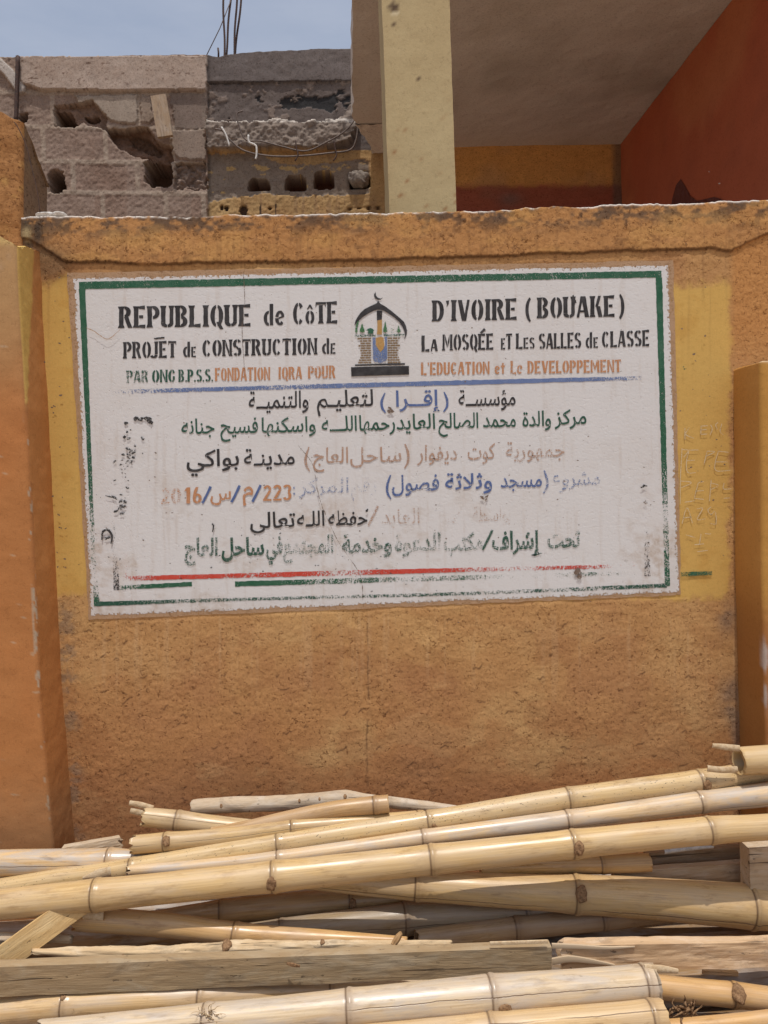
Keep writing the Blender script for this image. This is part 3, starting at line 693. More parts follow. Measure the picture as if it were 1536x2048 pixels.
for i, x_ in enumerate((593, 670)):
    tag(tube('wire_tie', spline([wp(a, b, YB-.15) for a, b in ((x_-2, 280), (x_, 296), (x_+3, 310), (x_-3, 322))], 14), .0045, RUST), ['rusty wire tie in the middle of the bent wires', 'rusty wire tie near the right end of the bent wires'][i], 'wire tie')
tag(tube('thin_cable', spline([wp(a, b, -.03) for a, b in ((28, 244), (36, 255), (52, 290), (62, 330), (74, 380), (80, 425))], 30), .0012, RUST), 'thin dark cable hanging down the rough left post', 'cable')

# ------------------------------------------------------------------ timber boards
def board(name, p0, p1, hgt, thick, label, cat, tint, face=None, tilt=0.0, group=None, jag0=0.0, jag1=0.0, seed=0, amp=.0025, parent=None, hgt1=None):
    """p0,p1: centre of the two ends; hgt seen from the camera, thick away from it"""
    p0 = np.array(p0, float); p1 = np.array(p1, float); L = np.linalg.norm(p1-p0); t = (p1-p0)/L
    f = np.array([0, -1.0, 0]); f -= t*(f@t); f /= np.linalg.norm(f); u = np.cross(f, t) if np.cross(f, t)[2] > 0 else np.cross(t, f)
    cf, sf = math.cos(tilt), math.sin(tilt); f, u = cf*f+sf*u, cf*u-sf*f
    if hgt1 is None: hgt1 = hgt
    nl = max(6, int(L/.012)); prof = []
    for k in range(9): prof.append((-.5+k/8, .5))
    for k in range(1, 5): prof.append((.5, .5-k/4))
    for k in range(1, 9): prof.append((.5-k/8, -.5))
    for k in range(1, 4): prof.append((-.5, -.5+k/4))
    npf = len(prof); V = []; B = []
    for i in range(nl+1):
        s = i/nl
        for k, (a, b) in enumerate(prof):
            e0 = jag0*(vn(a*5+seed, b*3, seed)*.5+.5)*max(0, 1-s*nl/10); e1 = jag1*(vn(a*5+seed+7, b*3, seed)*.5+.5)*max(0, 1-(1-s)*nl/10)
            ss = s*L+e0-e1; h = hgt+(hgt1-hgt)*s
            q = p0+t*ss+u*a*(h-.004)+f*b*thick
            w_ = amp*fbm(np.array(ss*16+k*.6), np.array(a*3+b*5+seed), 3, seed)
            q = q+(f*np.sign(b)+u*a*1.3)*w_; V.append(q); B.append((ss+seed*3.3, a*hgt+seed, b*thick))
    Fs = [tuple(x) for x in gridfaces(nl+1, npf, True)] + [tuple(range(npf))[::-1], tuple(range(nl*npf, (nl+1)*npf))]
    o = mk(name, V, Fs, WOOD, parent, (p0+p1)/2, {'bco': np.array(B)}, smooth=False); o.color = (*tint, 1)
    if parent is None: tag(o, label, cat, group)
    return o

# ================================================================== BAMBOO AND TIMBER PILE
def at(px, py, d): return wp(px, py, d-2.2)
def fdist(p): return float((np.asarray(p)-CAM)@fw)
def pole(name, pts, label, cat='bamboo pole', group='bamboo poles in the pile', tint=(1, 1, 1), nodes=(), knots=(), ext=(0, 0), open_=(0, 0), jag=(.012, .012),
         specks=.0, crack=-1.0, mat=None, rough=0.0, seed=0, bulge=.055, slivers=(), cut=None, flat=1.0, frame=1):
    """pts: (px, py, depth, width in px) along the pole; nodes: px where a joint is; knots: px of a bud scar"""
    mat = mat or BAMBOO
    C = [at(a, b, d) for a, b, d, w_ in pts]; rr = [w_/2*fdist(c)/F for c, (a, b, d, w_) in zip(C, pts)]
    if ext[0]: C.insert(0, C[0]+(C[0]-C[1])/np.linalg.norm(C[0]-C[1])*ext[0]); rr.insert(0, rr[0])
    if ext[1]: C.append(C[-1]+(C[-1]-C[-2])/np.linalg.norm(C[-1]-C[-2])*ext[1]); rr.append(rr[-1])
    fine = spline(C, 400); seglen = np.concatenate([[0], np.cumsum(np.linalg.norm(np.diff(fine, axis=0), axis=1))]); L = seglen[-1]
    rf = np.interp(np.linspace(0, len(C)-1, 400), np.arange(len(C)), rr)
    fpx, fpy = proj(fine)
    ns = [float(np.interp(x, fpx, seglen)) if fpx[-1] > fpx[0] else float(np.interp(x, fpx[::-1], seglen[::-1])) for x in nodes]
    # joints beyond the frame
    if ns:
        gap = .42 if len(ns) < 2 else abs(ns[-1]-ns[0])/(len(ns)-1)
        lo, hi = min(ns), max(ns)
        while lo-gap > .08: lo -= gap; ns.append(lo)
        while hi+gap < L-.08: hi += gap; ns.append(hi)
    S = list(np.arange(0, L, .008))+[L]
    for q in ns: S += [q+x for x in np.linspace(-.016, .016, 17) if 0 < q+x < L]
    S = sorted(S); S = np.array([q for k_, q in enumerate(S) if k_ == 0 or q-S[k_-1] > .0007])
    cen = np.stack([np.interp(S, seglen, fine[:, k]) for k in range(3)], 1); rad = np.interp(S, seglen, rf)
    wob = fbm(S*6, S*0+seed, 3, seed)*.05
    rad = rad*(1+wob*.5)
    nd = np.zeros(len(S)); blm = np.zeros(len(S))
    for q in ns:
        x = S-q
        rad = rad*(1+bulge*np.exp(-(x/.006)**2)+bulge*.75*np.exp(-(x/.03)**2)-.55*bulge*np.exp(-((x+.0075)/.0022)**2))
        nd = np.maximum(nd, np.exp(-((x+.0075)/.0022)**2)+.25*np.exp(-(x/.004)**2)); blm = np.maximum(blm, np.exp(-((x-.0)/.022)**2)*.8)
    T = np.gradient(cen, axis=0); T /= np.linalg.norm(T, axis=1)[:, None]
    nseg = 32; TH = np.linspace(0, 2*math.pi, nseg, endpoint=False)
    bx = np.array([0, 1.0, 0])[None]-T*T[:, 1:2]; bx /= np.linalg.norm(bx, axis=1)[:, None]      # away from the camera
    uz = np.cross(T, bx); uz *= np.sign(uz[:, 2:3])                                               # upwards
    ang = TH/(2*math.pi)
    rr2 = rad[:, None]*np.ones((1, nseg))
    if rough: rr2 = rr2*(1+rough*fbm(S[:, None]*22+seed, np.cos(TH)[None]*1.6+np.sin(TH)[None]*2.3+seed, 4, seed))
    ss = np.zeros((len(S), nseg))
    j0 = jag[0]*(vn(np.cos(TH)*2.2+seed, np.sin(TH)*2.2, seed)*.6+.4*vn(TH*4, TH*0+seed, seed)); j1 = jag[1]*(vn(np.cos(TH)*2.2+seed+9, np.sin(TH)*2.2, seed)*.6+.4*vn(TH*4, TH*0+seed+3, seed))
    ss[0] = np.abs(j0); ss[-1] = -np.abs(j1)
    if len(S) > 3: ss[1] = ss[0]*.6; ss[-2] = ss[-1]*.6
    P = cen[:, None]+rr2[..., None]*(np.cos(TH)[None, :, None]*bx[:, None]+flat*np.sin(TH)[None, :, None]*uz[:, None])+ss[..., None]*T[:, None]
    V = P.reshape(-1, 3); Fs = [tuple(x) for x in gridfaces(len(S), nseg, True)]
    an = np.tile(ang, len(S)); ndv = np.repeat(nd, nseg); blv = np.repeat(blm, nseg)
    bco = np.stack([np.repeat(S, nseg)+seed*2.7, (rr2*np.cos(TH)).ravel()+seed, (rr2*np.sin(TH)).ravel()], 1)
    ex = [V]; AN = [an]; ND = [ndv]; BL = [blv]; BC = [bco]; off = len(V)
    for e, (base, sgn) in enumerate(((0, 1), (len(S)-1, -1))):
        ring = P[base]; c0 = cen[base]; tt = T[base]*sgn
        if open_[e]:
            i1 = c0+(ring-c0)*.74; dep = .07
            i2 = c0+(ring-c0)*.70+tt*dep; add = np.concatenate([i1, i2, (c0+tt*dep)[None]])
            b0 = base*nseg
            for k in range(nseg):
                k2 = (k+1) % nseg
                Fs.append((b0+k, b0+k2, off+k2, off+k)); Fs.append((off+k, off+k2, off+nseg+k2, off+nseg+k)); Fs.append((off+nseg+k, off+nseg+k2, off+2*nseg))
            nn = 2*nseg+1; ex.append(add); ND.append(np.concatenate([np.full(nseg, .35), np.full(nseg+1, .9)]))
        else:
            add = c0[None]; b0 = base*nseg
            for k in range(nseg): Fs.append((b0+k, b0+(k+1) % nseg, off))
            nn = 1; ex.append(add); ND.append(np.full(1, .3))
        AN.append(np.full(nn, .1)); BL.append(np.zeros(nn)); BC.append(np.zeros((nn, 3))+seed); off += nn
    o = mk(name, np.concatenate(ex), Fs, mat, None, cen.mean(0), {'ang': np.concatenate(AN), 'node': np.clip(np.concatenate(ND), 0, 1), 'bloom': np.concatenate(BL), 'bco': np.concatenate(BC)})
    o.color = (*tint, 1); o['specks'] = float(specks); o['crack'] = float(crack); o['grey'] = .35+.5*((seed*7) % 5)/4 if tint[2] > .87 else .16
    tag(o, label, cat, group)
    # bud scars, lying on the surface at a joint and turned to the street
    for kx in knots:
        kk = kx if isinstance(kx, tuple) else (kx, .5, .34)
        s = float(np.interp(kk[0], fpx, seglen)) if fpx[-1] > fpx[0] else float(np.interp(kk[0], fpx[::-1], seglen[::-1]))
        c0 = np.array([np.interp(s, seglen, fine[:, k]) for k in range(3)]); i = int(np.argmin(np.abs(S-s))); r = rad[i]
        th = kk[1]*2*math.pi; nrm = math.cos(th)*bx[i]+math.sin(th)*uz[i]; side = np.cross(nrm, T[i])
        import bmesh
        bm = bmesh.new(); bmesh.ops.create_icosphere(bm, subdivisions=3, radius=1); U = np.array([v.co for v in bm.verts]); ff = [tuple(v.index for v in f.verts) for f in bm.faces]; bm.free()
        rk = r*kk[2]; cr = 1+.35*fbm(U[:, 0]*2.6+seed, U[:, 1]*2.6+U[:, 2], 4, seed+3); pit = -.5*np.exp(-((U[:, 0]**2+U[:, 1]**2)/.12))*(U[:, 2] > 0)
        Q = c0+nrm*(r*.97)+(U[:, 0:1]*cr[:, None]*rk*.85)*T[i]+(U[:, 1:2]*cr[:, None]*rk*1.15)*side+((U[:, 2:3]*cr[:, None]+pit[:, None])*rk*.42)*nrm
        mk('node_knot', Q, ff, KNOT, o)
    for sv in slivers: sliver(o, *sv)
    return o
def sliver(parent, pts, name='split_end', mat=None, w=None, thick=.004, curl=.3):
    """a flat split strip of culm: pts (px, py, depth, width px)"""
    C = spline([at(a, b, d) for a, b, d, q in pts], 14); W_ = np.interp(np.linspace(0, 1, 14), np.linspace(0, 1, len(pts)), [q*fdist(at(a, b, d))/F for a, b, d, q in pts])
    T = np.gradient(C, axis=0); T /= np.linalg.norm(T, axis=1)[:, None]; b = np.array([0, 1.0, 0])[None]-T*T[:, 1:2]; b /= np.linalg.norm(b, axis=1)[:, None]; u = np.cross(T, b); u *= np.sign(u[:, 2:3])
    V = []; prof = np.linspace(-.5, .5, 7)
    for i in range(14):
        for a in prof: V.append(C[i]+u[i]*a*W_[i]+b[i]*curl*W_[i]*(a*2)**2*.5)
        for a in prof[::-1]: V.append(C[i]+u[i]*a*W_[i]+b[i]*(curl*W_[i]*(a*2)**2*.5+thick))
    Fs = [tuple(x) for x in gridfaces(14, 14, True)]+[tuple(range(14))[::-1], tuple(range(13*14, 14*14))]
    return mk(name, V, Fs, mat or PALEWOOD, parent, smooth=False)

GREY = (.62, .62, .64); WARM = (1.0, .90, .72); PALE = (1.08, 1.06, 1.04); DUSK = (.78, .72, .64)
# --- uppermost layer against the wall
pole('dry_branch', [(382, 1615, 2.06, 30), (470, 1609, 2.06, 31), (560, 1606, 2.06, 30), (640, 1600, 2.06, 29), (690, 1597, 2.06, 32), (730, 1600, 2.06, 24), (780, 1605, 2.06, 24), (890, 1618, 2.06, 20), (1000, 1634, 2.05, 18)],
     'grey cracked branch lying highest at the back of the pile against the wall', 'branch', None, (1.0, 1.02, 1.06), knots=[(445, .45, .22), (600, .42, .22), (640, .42, .22), (690, .4, .26), (500, .6, .18)], mat=WOOD, rough=.12, seed=3, crack=-1)
pole('bamboo_pole', [(283, 1633, 2.0, 37), (357, 1641, 2.0, 38), (432, 1651, 2.0, 38), (520, 1660, 1.99, 36)], 'short yellow bamboo piece with split left end at the upper left of the pile', tint=(.98, .95, .84), nodes=(357,), knots=[(433, .55, .3)], open_=(1, 0), jag=(.02, .01), seed=5, crack=.4,
     slivers=[([(258, 1607, 2.0, 9), (280, 1611, 2.0, 11), (305, 1619, 2.0, 12)],), ([(260, 1622, 2.0, 11), (278, 1626, 2.0, 12), (300, 1632, 2.0, 12)],)])
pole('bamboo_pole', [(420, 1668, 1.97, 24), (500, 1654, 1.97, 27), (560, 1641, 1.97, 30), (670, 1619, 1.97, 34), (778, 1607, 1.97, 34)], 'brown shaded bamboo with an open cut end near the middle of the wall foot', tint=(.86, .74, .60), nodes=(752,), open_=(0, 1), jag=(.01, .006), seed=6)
pole('bamboo_pole', [(262, 1690, 1.95, 36), (335, 1684, 1.95, 37), (470, 1671, 1.95, 32), (588, 1655, 1.95, 30), (700, 1646, 1.96, 30), (850, 1634, 1.98, 26)], 'yellow bamboo with jagged left end just above the long poles at left', tint=(.98, .90, .70), nodes=(335, 588, 840), knots=[(337, .42, .45)], open_=(1, 0), jag=(.03, .01), seed=7, crack=.46)
board('split_board', at(128, 1705, 2.0), at(250, 1682, 2.0), .036, .02, 'grey split board end wedged beside the foot of the left pilaster', 'board', (.95, .95, .95), jag1=.02, seed=3)
# --- long poles
pole('bamboo_pole', [(0, 1778, 1.92, 40), (110, 1760, 1.92, 40), (230, 1742, 1.92, 38), (560, 1687, 1.93, 40), (860, 1642, 1.94, 41), (1140, 1597, 1.95, 44), (1410, 1561, 1.96, 44), (1520, 1543, 1.97, 44)], 'speckled pale yellow long bamboo, highest of the three long poles rising to the right',
     tint=(1.06, 1.02, .86), nodes=(560, 860, 1140, 1402), knots=[(864, .55, .42), (1404, .5, .40)], ext=(.5, .4), specks=.9, seed=8)
pole('bamboo_pole', [(252, 1742, 1.895, 20), (400, 1732, 1.895, 24), (560, 1716, 1.895, 28), (850, 1676, 1.90, 33), (1140, 1639, 1.91, 37), (1405, 1604, 1.92, 42), (1536, 1589, 1.92, 45)], 'thin glossy whitish bamboo, middle of the three long poles rising to the right',
     tint=(1.14, 1.12, 1.12), nodes=(560, 850, 1138, 1402), ext=(0, .5), jag=(.02, 0), seed=9, crack=.58, slivers=[([(165, 1757, 1.87, 4), (195, 1752, 1.87, 22), (222, 1745, 1.88, 20)],)])
pole('bamboo_pole', [(0, 1809, 1.81, 58), (195, 1790, 1.81, 60), (550, 1753, 1.82, 58), (865, 1719, 1.83, 56), (1148, 1688, 1.83, 54), (1420, 1661, 1.83, 52), (1536, 1654, 1.83, 50)], 'thick golden bamboo, lowest and foremost of the three long poles rising to the right',
     tint=(1.04, .97, .78), nodes=(195, 550, 865, 1148, 1420), knots=[(545, .5, .40), (1150, .48, .42)], ext=(.5, .5), seed=10, crack=.66)
pole('bamboo_pole', [(0, 1727, 1.96, 52), (120, 1725, 1.96, 52), (225, 1722, 1.96, 48), (290, 1716, 1.96, 30), (330, 1712, 1.96, 14)], 'pale split bamboo tapering to the right at the left edge of the pile', tint=(1.08, 1.0, .88), nodes=(222,), ext=(.6, 0), seed=12, crack=.47)
pole('bamboo_pole', [(600, 1752, 1.95, 46), (830, 1771, 1.94, 56), (1148, 1788, 1.915, 72), (1300, 1797, 1.90, 78), (1500, 1813, 1.89, 82)], 'thickest bamboo, sloping down to the right beneath the three long poles', tint=(1.05, .95, .74), nodes=(835, 1152, 1500), knots=[(1154, .42, .34)], ext=(.4, .6), seed=13, crack=.56)
pole('bamboo_pole', [(1476, 1522, 1.93, 54), (1540, 1519, 1.93, 57), (1640, 1516, 1.92, 58)], 'cut yellow bamboo with broken open left end at the right edge, top of the pile', tint=(1.05, .98, .76), ext=(0, .5), open_=(1, 0), jag=(.006, 0), seed=14,
     slivers=[([(1426, 1492, 1.93, 8), (1450, 1495, 1.93, 12), (1480, 1498, 1.92, 12)],), ([(1416, 1538, 1.92, 12), (1445, 1541, 1.92, 12), (1476, 1540, 1.92, 12)],)])
# --- shaded middle layer
pole('bamboo_pole', [(150, 1836, 1.84, 48), (330, 1850, 1.83, 46), (470, 1867, 1.82, 42), (640, 1876, 1.80, 32), (815, 1882, 1.79, 16)], 'tapering amber bamboo pointing right below the golden pole at left', tint=(1.0, .82, .58), nodes=(473,), open_=(1, 0), jag=(.02, .01), seed=15,
     slivers=[([(165, 1832, 1.805, 16), (185, 1833, 1.805, 18), (206, 1834, 1.805, 17)],)])
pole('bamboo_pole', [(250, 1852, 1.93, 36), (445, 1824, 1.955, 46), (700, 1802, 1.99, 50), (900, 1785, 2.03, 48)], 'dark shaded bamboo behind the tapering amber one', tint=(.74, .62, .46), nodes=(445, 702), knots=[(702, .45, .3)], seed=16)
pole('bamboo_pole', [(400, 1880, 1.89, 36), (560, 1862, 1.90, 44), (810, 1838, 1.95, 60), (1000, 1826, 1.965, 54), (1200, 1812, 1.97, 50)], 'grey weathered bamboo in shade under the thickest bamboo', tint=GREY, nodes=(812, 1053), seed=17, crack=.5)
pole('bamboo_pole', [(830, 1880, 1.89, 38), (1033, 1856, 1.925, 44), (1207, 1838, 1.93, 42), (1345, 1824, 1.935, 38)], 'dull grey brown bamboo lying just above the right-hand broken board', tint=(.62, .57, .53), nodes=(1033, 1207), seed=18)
pole('bamboo_pole', [(960, 1735, 1.96, 34), (1100, 1731, 1.96, 35), (1205, 1729, 1.96, 35), (1300, 1725, 1.96, 35)], 'short dark bamboo with cut right end behind the golden pole at right', tint=(.84, .70, .46), nodes=(1205,), open_=(0, 1), jag=(0, .004), seed=19)
board('grey_board', at(1225, 1760, 1.98), at(1492, 1742, 1.98), .058, .022, 'grey weathered board behind the thick bamboo at right', 'board', (.92, .92, .94), seed=5)
board('dark_board', at(1290, 1722, 2.02), at(1500, 1708, 2.02), .055, .02, 'dark narrow board half hidden under the long poles at right', 'board', (.55, .48, .42), seed=6)
board('timber_block', at(1490, 1735, 1.90), at(1600, 1728, 1.90), .125, .05, 'pale grey timber block end at the right edge', 'timber', (1.05, 1.03, 1.0), seed=7)
tag(sliver(None, [(1330, 1705, 1.93, 11), (1360, 1701, 1.93, 9), (1385, 1697, 1.93, 14), (1428, 1694, 1.93, 8)], 'plastic_scrap', PLASTIC, thick=.001, curl=.8), 'crumpled grey white plastic scrap caught under the golden pole', 'plastic scrap')
board('split_culm', at(-80, 1980, 1.72), at(172, 1796, 1.80), .062, .012, 'flat split bamboo slat lying diagonally at the left edge', 'bamboo slat', (1.25, 1.08, .72), seed=8, amp=.001)
# --- lower layer
pole('bark_stick', [(62, 1904, 1.755, 12), (170, 1906, 1.755, 22), (250, 1907, 1.755, 26), (400, 1900, 1.755, 24), (460, 1896, 1.755, 28), (560, 1893, 1.755, 22), (700, 1890, 1.755, 18), (800, 1889, 1.755, 14), (905, 1884, 1.755, 9)], 'knobbly pale bark stick lying along the top of the long plank', 'stick', None, (1.2, 1.15, 1.02), mat=WOOD, rough=.35,
     knots=[(455, .35, .8), (645, .3, .6), (250, .5, .4), (790, .3, .8)], seed=21)
pole('forked_twig', [(786, 1890, 1.73, 12), (795, 1876, 1.73, 14), (803, 1864, 1.73, 8)], 'stub of a broken twig standing on the pale bark stick', 'twig', None, (.8, .62, .42), mat=WOOD, rough=.3, seed=22)
pole('bark_stick', [(-10, 1876, 1.80, 20), (70, 1876, 1.80, 20), (146, 1878, 1.80, 18)], 'short broken grey stick at left under the diagonal slat', 'stick', None, (.95, .9, .84), mat=WOOD, rough=.25, ext=(.4, 0), seed=23)
pole('bark_stick', [(40, 1912, 1.77, 14), (140, 1916, 1.765, 18), (280, 1916, 1.765, 12)], 'thin dark stick behind the left part of the long plank', 'stick', None, (.7, .6, .5), mat=WOOD, rough=.25, seed=24)
pl = board('long_plank', at(-260, 1966, 1.68), at(1100, 1914, 1.71), .0715, .028, 'long grey brown plank lying across the pile, its end at right of centre', 'plank', (.70, .65, .55), seed=9, hgt1=.066, amp=.0012)
board('broken_board', at(1104, 1909, 1.735), at(1700, 1899, 1.735), .063, .03, 'broken pale board with splintered left end right of the long plank', 'board', (1.12, 1.0, .88), jag0=.05, seed=10, amp=.003)
sp_ = bpy.data.objects['broken_board']
sliver(sp_, [(1104, 1893, 1.716, 9), (1150, 1894, 1.714, 8), (1215, 1897, 1.714, 5), (1270, 1894, 1.716, 2)], 'torn_or_lit_strip', WOOD, curl=.1, thick=.005)
sliver(sp_, [(1104, 1925, 1.716, 13), (1140, 1919, 1.713, 12), (1185, 1924, 1.714, 8), (1230, 1931, 1.716, 2)], 'torn_or_lit_strip', WOOD, curl=.1, thick=.005)
sliver(pl, [(980, 1888, 1.69, 6), (1040, 1886, 1.69, 6), (1096, 1884, 1.69, 6)], 'torn_or_lit_strip', curl=.1)  # pale strip standing in for the sunlit top edge of the plank
sliver(pl, [(573, 1928, 1.668, 3), (585, 1931, 1.664, 7), (600, 1934, 1.668, 3)], 'wood_chip', KNOT, curl=.1)
pole('bamboo_pole', [(0, 2022, 1.69, 54), (135, 2010, 1.69, 55), (403, 1994, 1.70, 52), (700, 1978, 1.74, 48), (900, 1968, 1.78, 46)], 'cream bamboo under the left half of the long plank', tint=(1.08, 1.0, .88), nodes=(135, 403), ext=(.5, 0), seed=25, knots=[(132, .32, .25)])
pole('bamboo_pole', [(170, 2062, 1.60, 54), (415, 2042, 1.60, 62), (700, 2016, 1.60, 68), (985, 1991, 1.61, 74), (1312, 1966, 1.63, 69)], 'thick whitish grey bamboo at the bottom with a rough knot and cut right end', tint=(1.10, 1.16, 1.30), nodes=(415, 700, 985, 1290), knots=[(1000, .55, .48)], open_=(0, 1), jag=(.02, .008), seed=26, crack=.42, ext=(.1, 0),
     slivers=[([(1290, 1941, 1.62, 18), (1325, 1941, 1.62, 15), (1357, 1944, 1.62, 8)],)])
pole('bamboo_pole', [(560, 2102, 1.55, 64), (985, 2062, 1.55, 64), (1329, 2032, 1.56, 62)], 'yellowish bamboo at the very bottom with cut right end', tint=(1.06, .99, .86), nodes=(985, 1305), open_=(0, 1), jag=(0, .006), seed=27, ext=(.3, 0), crack=.35)
kp = pole('bamboo_pole', [(1250, 1966, 1.72, 46), (1320, 1974, 1.71, 44), (1400, 1983, 1.70, 46), (1470, 1990, 1.69, 46), (1560, 2001, 1.68, 46)], 'brown bamboo with a branch stub at the lower right corner', tint=(.98, .80, .56), nodes=(1470,), knots=[(1468, .40, .62)], ext=(0, .4), seed=28)
pole('bamboo_pole', [(1380, 2054, 1.62, 34), (1470, 2046, 1.62, 34), (1560, 2036, 1.62, 34)], 'orange brown bamboo in the bottom right corner', tint=(1.02, .82, .56), nodes=(), ext=(.2, .4), seed=29)
board('split_culm', at(1405, 1944, 1.77), at(1475, 1947, 1.77), .014, .008, 'small flat slat lying under the broken board at right', 'bamboo slat', (1.1, .9, .66), seed=12)
def fibres(name, px, py, d, n, spread, ln, label, cat, mat=KNOT, seed=0, parent=None, rad=.0011):
    rg = random.Random(seed); Vs = []; Fs = []; off = 0
    for k in range(n):
        a = rg.uniform(0, 2*math.pi); L = ln*rg.uniform(.4, 1)
        q = [(px+rg.uniform(-1, 1)*spread*.4, py+rg.uniform(-1, 1)*spread*.4, d)]
        for j in range(4): a += rg.uniform(-.8, .8); q.append((q[-1][0]+math.cos(a)*L/4, q[-1][1]+math.sin(a)*L/4*.8, d-.006*rg.uniform(-1, 1.5)))
        C = spline([at(*p) for p in q], 9); T = np.gradient(C, axis=0); T /= np.linalg.norm(T, axis=1)[:, None]
        for i in range(9):
            u = np.cross(T[i], [.2, -.9, .3]); u /= np.linalg.norm(u); v = np.cross(T[i], u); r = rad*(1.2-i/9)*rg.uniform(.8, 1.5)
            for t in (0, 2.1, 4.2): Vs.append(C[i]+r*(math.cos(t)*u+math.sin(t)*v))
        Fs += [tuple(np.array(f)+off) for f in gridfaces(9, 3, True)]; off += 27
    o = mk(name, Vs, Fs, mat, parent)
    return o if parent is not None else tag(o, label, cat)
fibres('root_tangle', 1372, 2024, 1.58, 16, 34, 46, 'tangle of brown root twigs right of the cut bamboo end', 'roots', seed=2, rad=.0028)
whit = [o for o in COL.objects if o.get('label', '').startswith('thick whitish')][0]
fibres('frayed_fibres', 418, 2030, 1.578, 26, 20, 42, '', '', PALEWOOD, 5, whit)

# --- the rest of the pile underneath, down to the ground
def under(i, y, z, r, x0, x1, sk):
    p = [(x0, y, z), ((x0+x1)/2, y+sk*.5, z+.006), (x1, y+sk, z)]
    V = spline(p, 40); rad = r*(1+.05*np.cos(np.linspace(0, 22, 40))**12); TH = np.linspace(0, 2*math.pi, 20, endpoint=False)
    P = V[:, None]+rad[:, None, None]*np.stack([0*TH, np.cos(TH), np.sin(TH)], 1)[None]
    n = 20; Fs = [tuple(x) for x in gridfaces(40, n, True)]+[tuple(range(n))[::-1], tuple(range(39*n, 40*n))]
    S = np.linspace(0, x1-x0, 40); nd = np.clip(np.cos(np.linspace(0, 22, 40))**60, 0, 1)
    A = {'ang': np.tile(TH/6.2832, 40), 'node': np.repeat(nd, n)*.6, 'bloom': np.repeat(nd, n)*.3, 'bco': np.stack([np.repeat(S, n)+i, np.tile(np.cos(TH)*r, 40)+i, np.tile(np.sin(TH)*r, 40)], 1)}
    o = mk('bamboo_pole', P.reshape(-1, 3), Fs, BAMBOO, None, None, A); o.color = (.55, .46, .38, 1); o['specks'] = 0.0; o['crack'] = -1.0; o['grey'] = .8  # tint darkened so the gaps between upper poles look deep in shade
    tag(o, 'shade-tinted bamboo pole buried in the lower part of the pile', 'bamboo pole', 'bamboo poles buried low in the pile')
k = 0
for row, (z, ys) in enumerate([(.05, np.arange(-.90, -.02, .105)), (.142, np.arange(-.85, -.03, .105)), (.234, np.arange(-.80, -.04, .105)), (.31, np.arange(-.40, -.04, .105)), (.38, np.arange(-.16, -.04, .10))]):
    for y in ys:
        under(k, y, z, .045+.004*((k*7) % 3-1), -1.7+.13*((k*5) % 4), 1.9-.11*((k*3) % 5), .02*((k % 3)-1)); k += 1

# ================================================================== PAINTED SIGN
sign = empty('painted_sign', wp(752, 1230, 0)); sign['_o'] = [float(v) for v in wp(752, 1230, 0)]
tag(sign, 'white painted sign panel with green border, French and Arabic lettering on the ochre wall', 'sign')
LIFT = [0.0022]
def lay(pxy, lift):
    pxy = np.asarray(pxy, float); return wp(pxy[:, 0], pxy[:, 1], -lift)
def sub(P, step=5.0, jit=0.0, seed=0):
    out = []; n = len(P)
    for i in range(n):
        a = np.array(P[i], float); b = np.array(P[(i+1) % n], float); m = max(1, int(np.hypot(*(b-a))/step))
        for k in range(m): out.append(a+(b-a)*k/m)
    out = np.array(out)
    if jit:
        t = np.arange(len(out)); out = out+jit*np.stack([fbm(t*.35+seed, t*0+seed, 3, seed), fbm(t*.35+seed, t*0+seed+50, 3, seed+7)], 1)
    return out
def quadgrid(name, q, mat, lift, parent, nx=160, ny=90, edge_px=16, jit=2.2, seed=0):
    (ax, ay), (bx, by), (cx, cy), (dx, dy) = q
    u = np.linspace(0, 1, nx)[None]; v = np.linspace(0, 1, ny)[:, None]
    X = (ax*(1-u)+bx*u)*(1-v)+(dx*(1-u)+cx*u)*v; Y = (ay*(1-u)+by*u)*(1-v)+(dy*(1-u)+cy*u)*v
    X = X+jit*fbm(Y/22, X/200, 3, seed)*(np.abs(u-.5)*2)**8; Y = Y+jit*fbm(X/22, Y/200, 3, seed+5)*(np.abs(v-.5)*2)**8
    d = np.minimum(np.minimum(u, 1-u)*(bx-ax), np.minimum(v, 1-v)*(dy-ay))
    e = np.clip(d/edge_px, 0, 1)*.6
    b_ = fbm(X/85, Y/60, 4, 301); f_ = fbm(X/14, Y/10, 3, 302)
    dirt = .45*sm(.05, .6, b_+.4*f_)*(.15+.85*sm(820, 1180, Y)) + .55*np.exp(-((X-195)/34)**2)*sm(980, 1130, Y)*sm(-.5, .4, f_+b_) + .5*np.exp(-((X-1318)/30)**2)*sm(1000, 1130, Y)*sm(-.4, .4, f_)
    dirt = dirt + .25*sm(.25, .6, fbm(X/8, Y/150, 3, 303)) + .35*np.exp(-((Y-1035)/22)**2)*np.exp(-((X-610)/90)**2)*sm(-.4, .4, f_) + .2*sm(1180, 1215, Y)
    return mk(name, wp(X.ravel(), Y.ravel(), -lift), gridfaces(ny, nx), mat, parent, attrs={'edge': (e+.12).ravel(), 'dirt': np.clip(dirt, 0, .8).ravel()})
WQ = [(147, 557), (1336, 531), (1358, 1184), (183, 1232)]
TQ = [(134, 546), (1347, 521), (1362, 1190), (178, 1240)]
tn = quadgrid('tan_surround', TQ, INK['tan'], .0010, sign, seed=3); tn['wear'] = .22
quadgrid('white_panel', WQ, WHITE, .0015, sign, nx=400, ny=220, edge_px=22, seed=4)
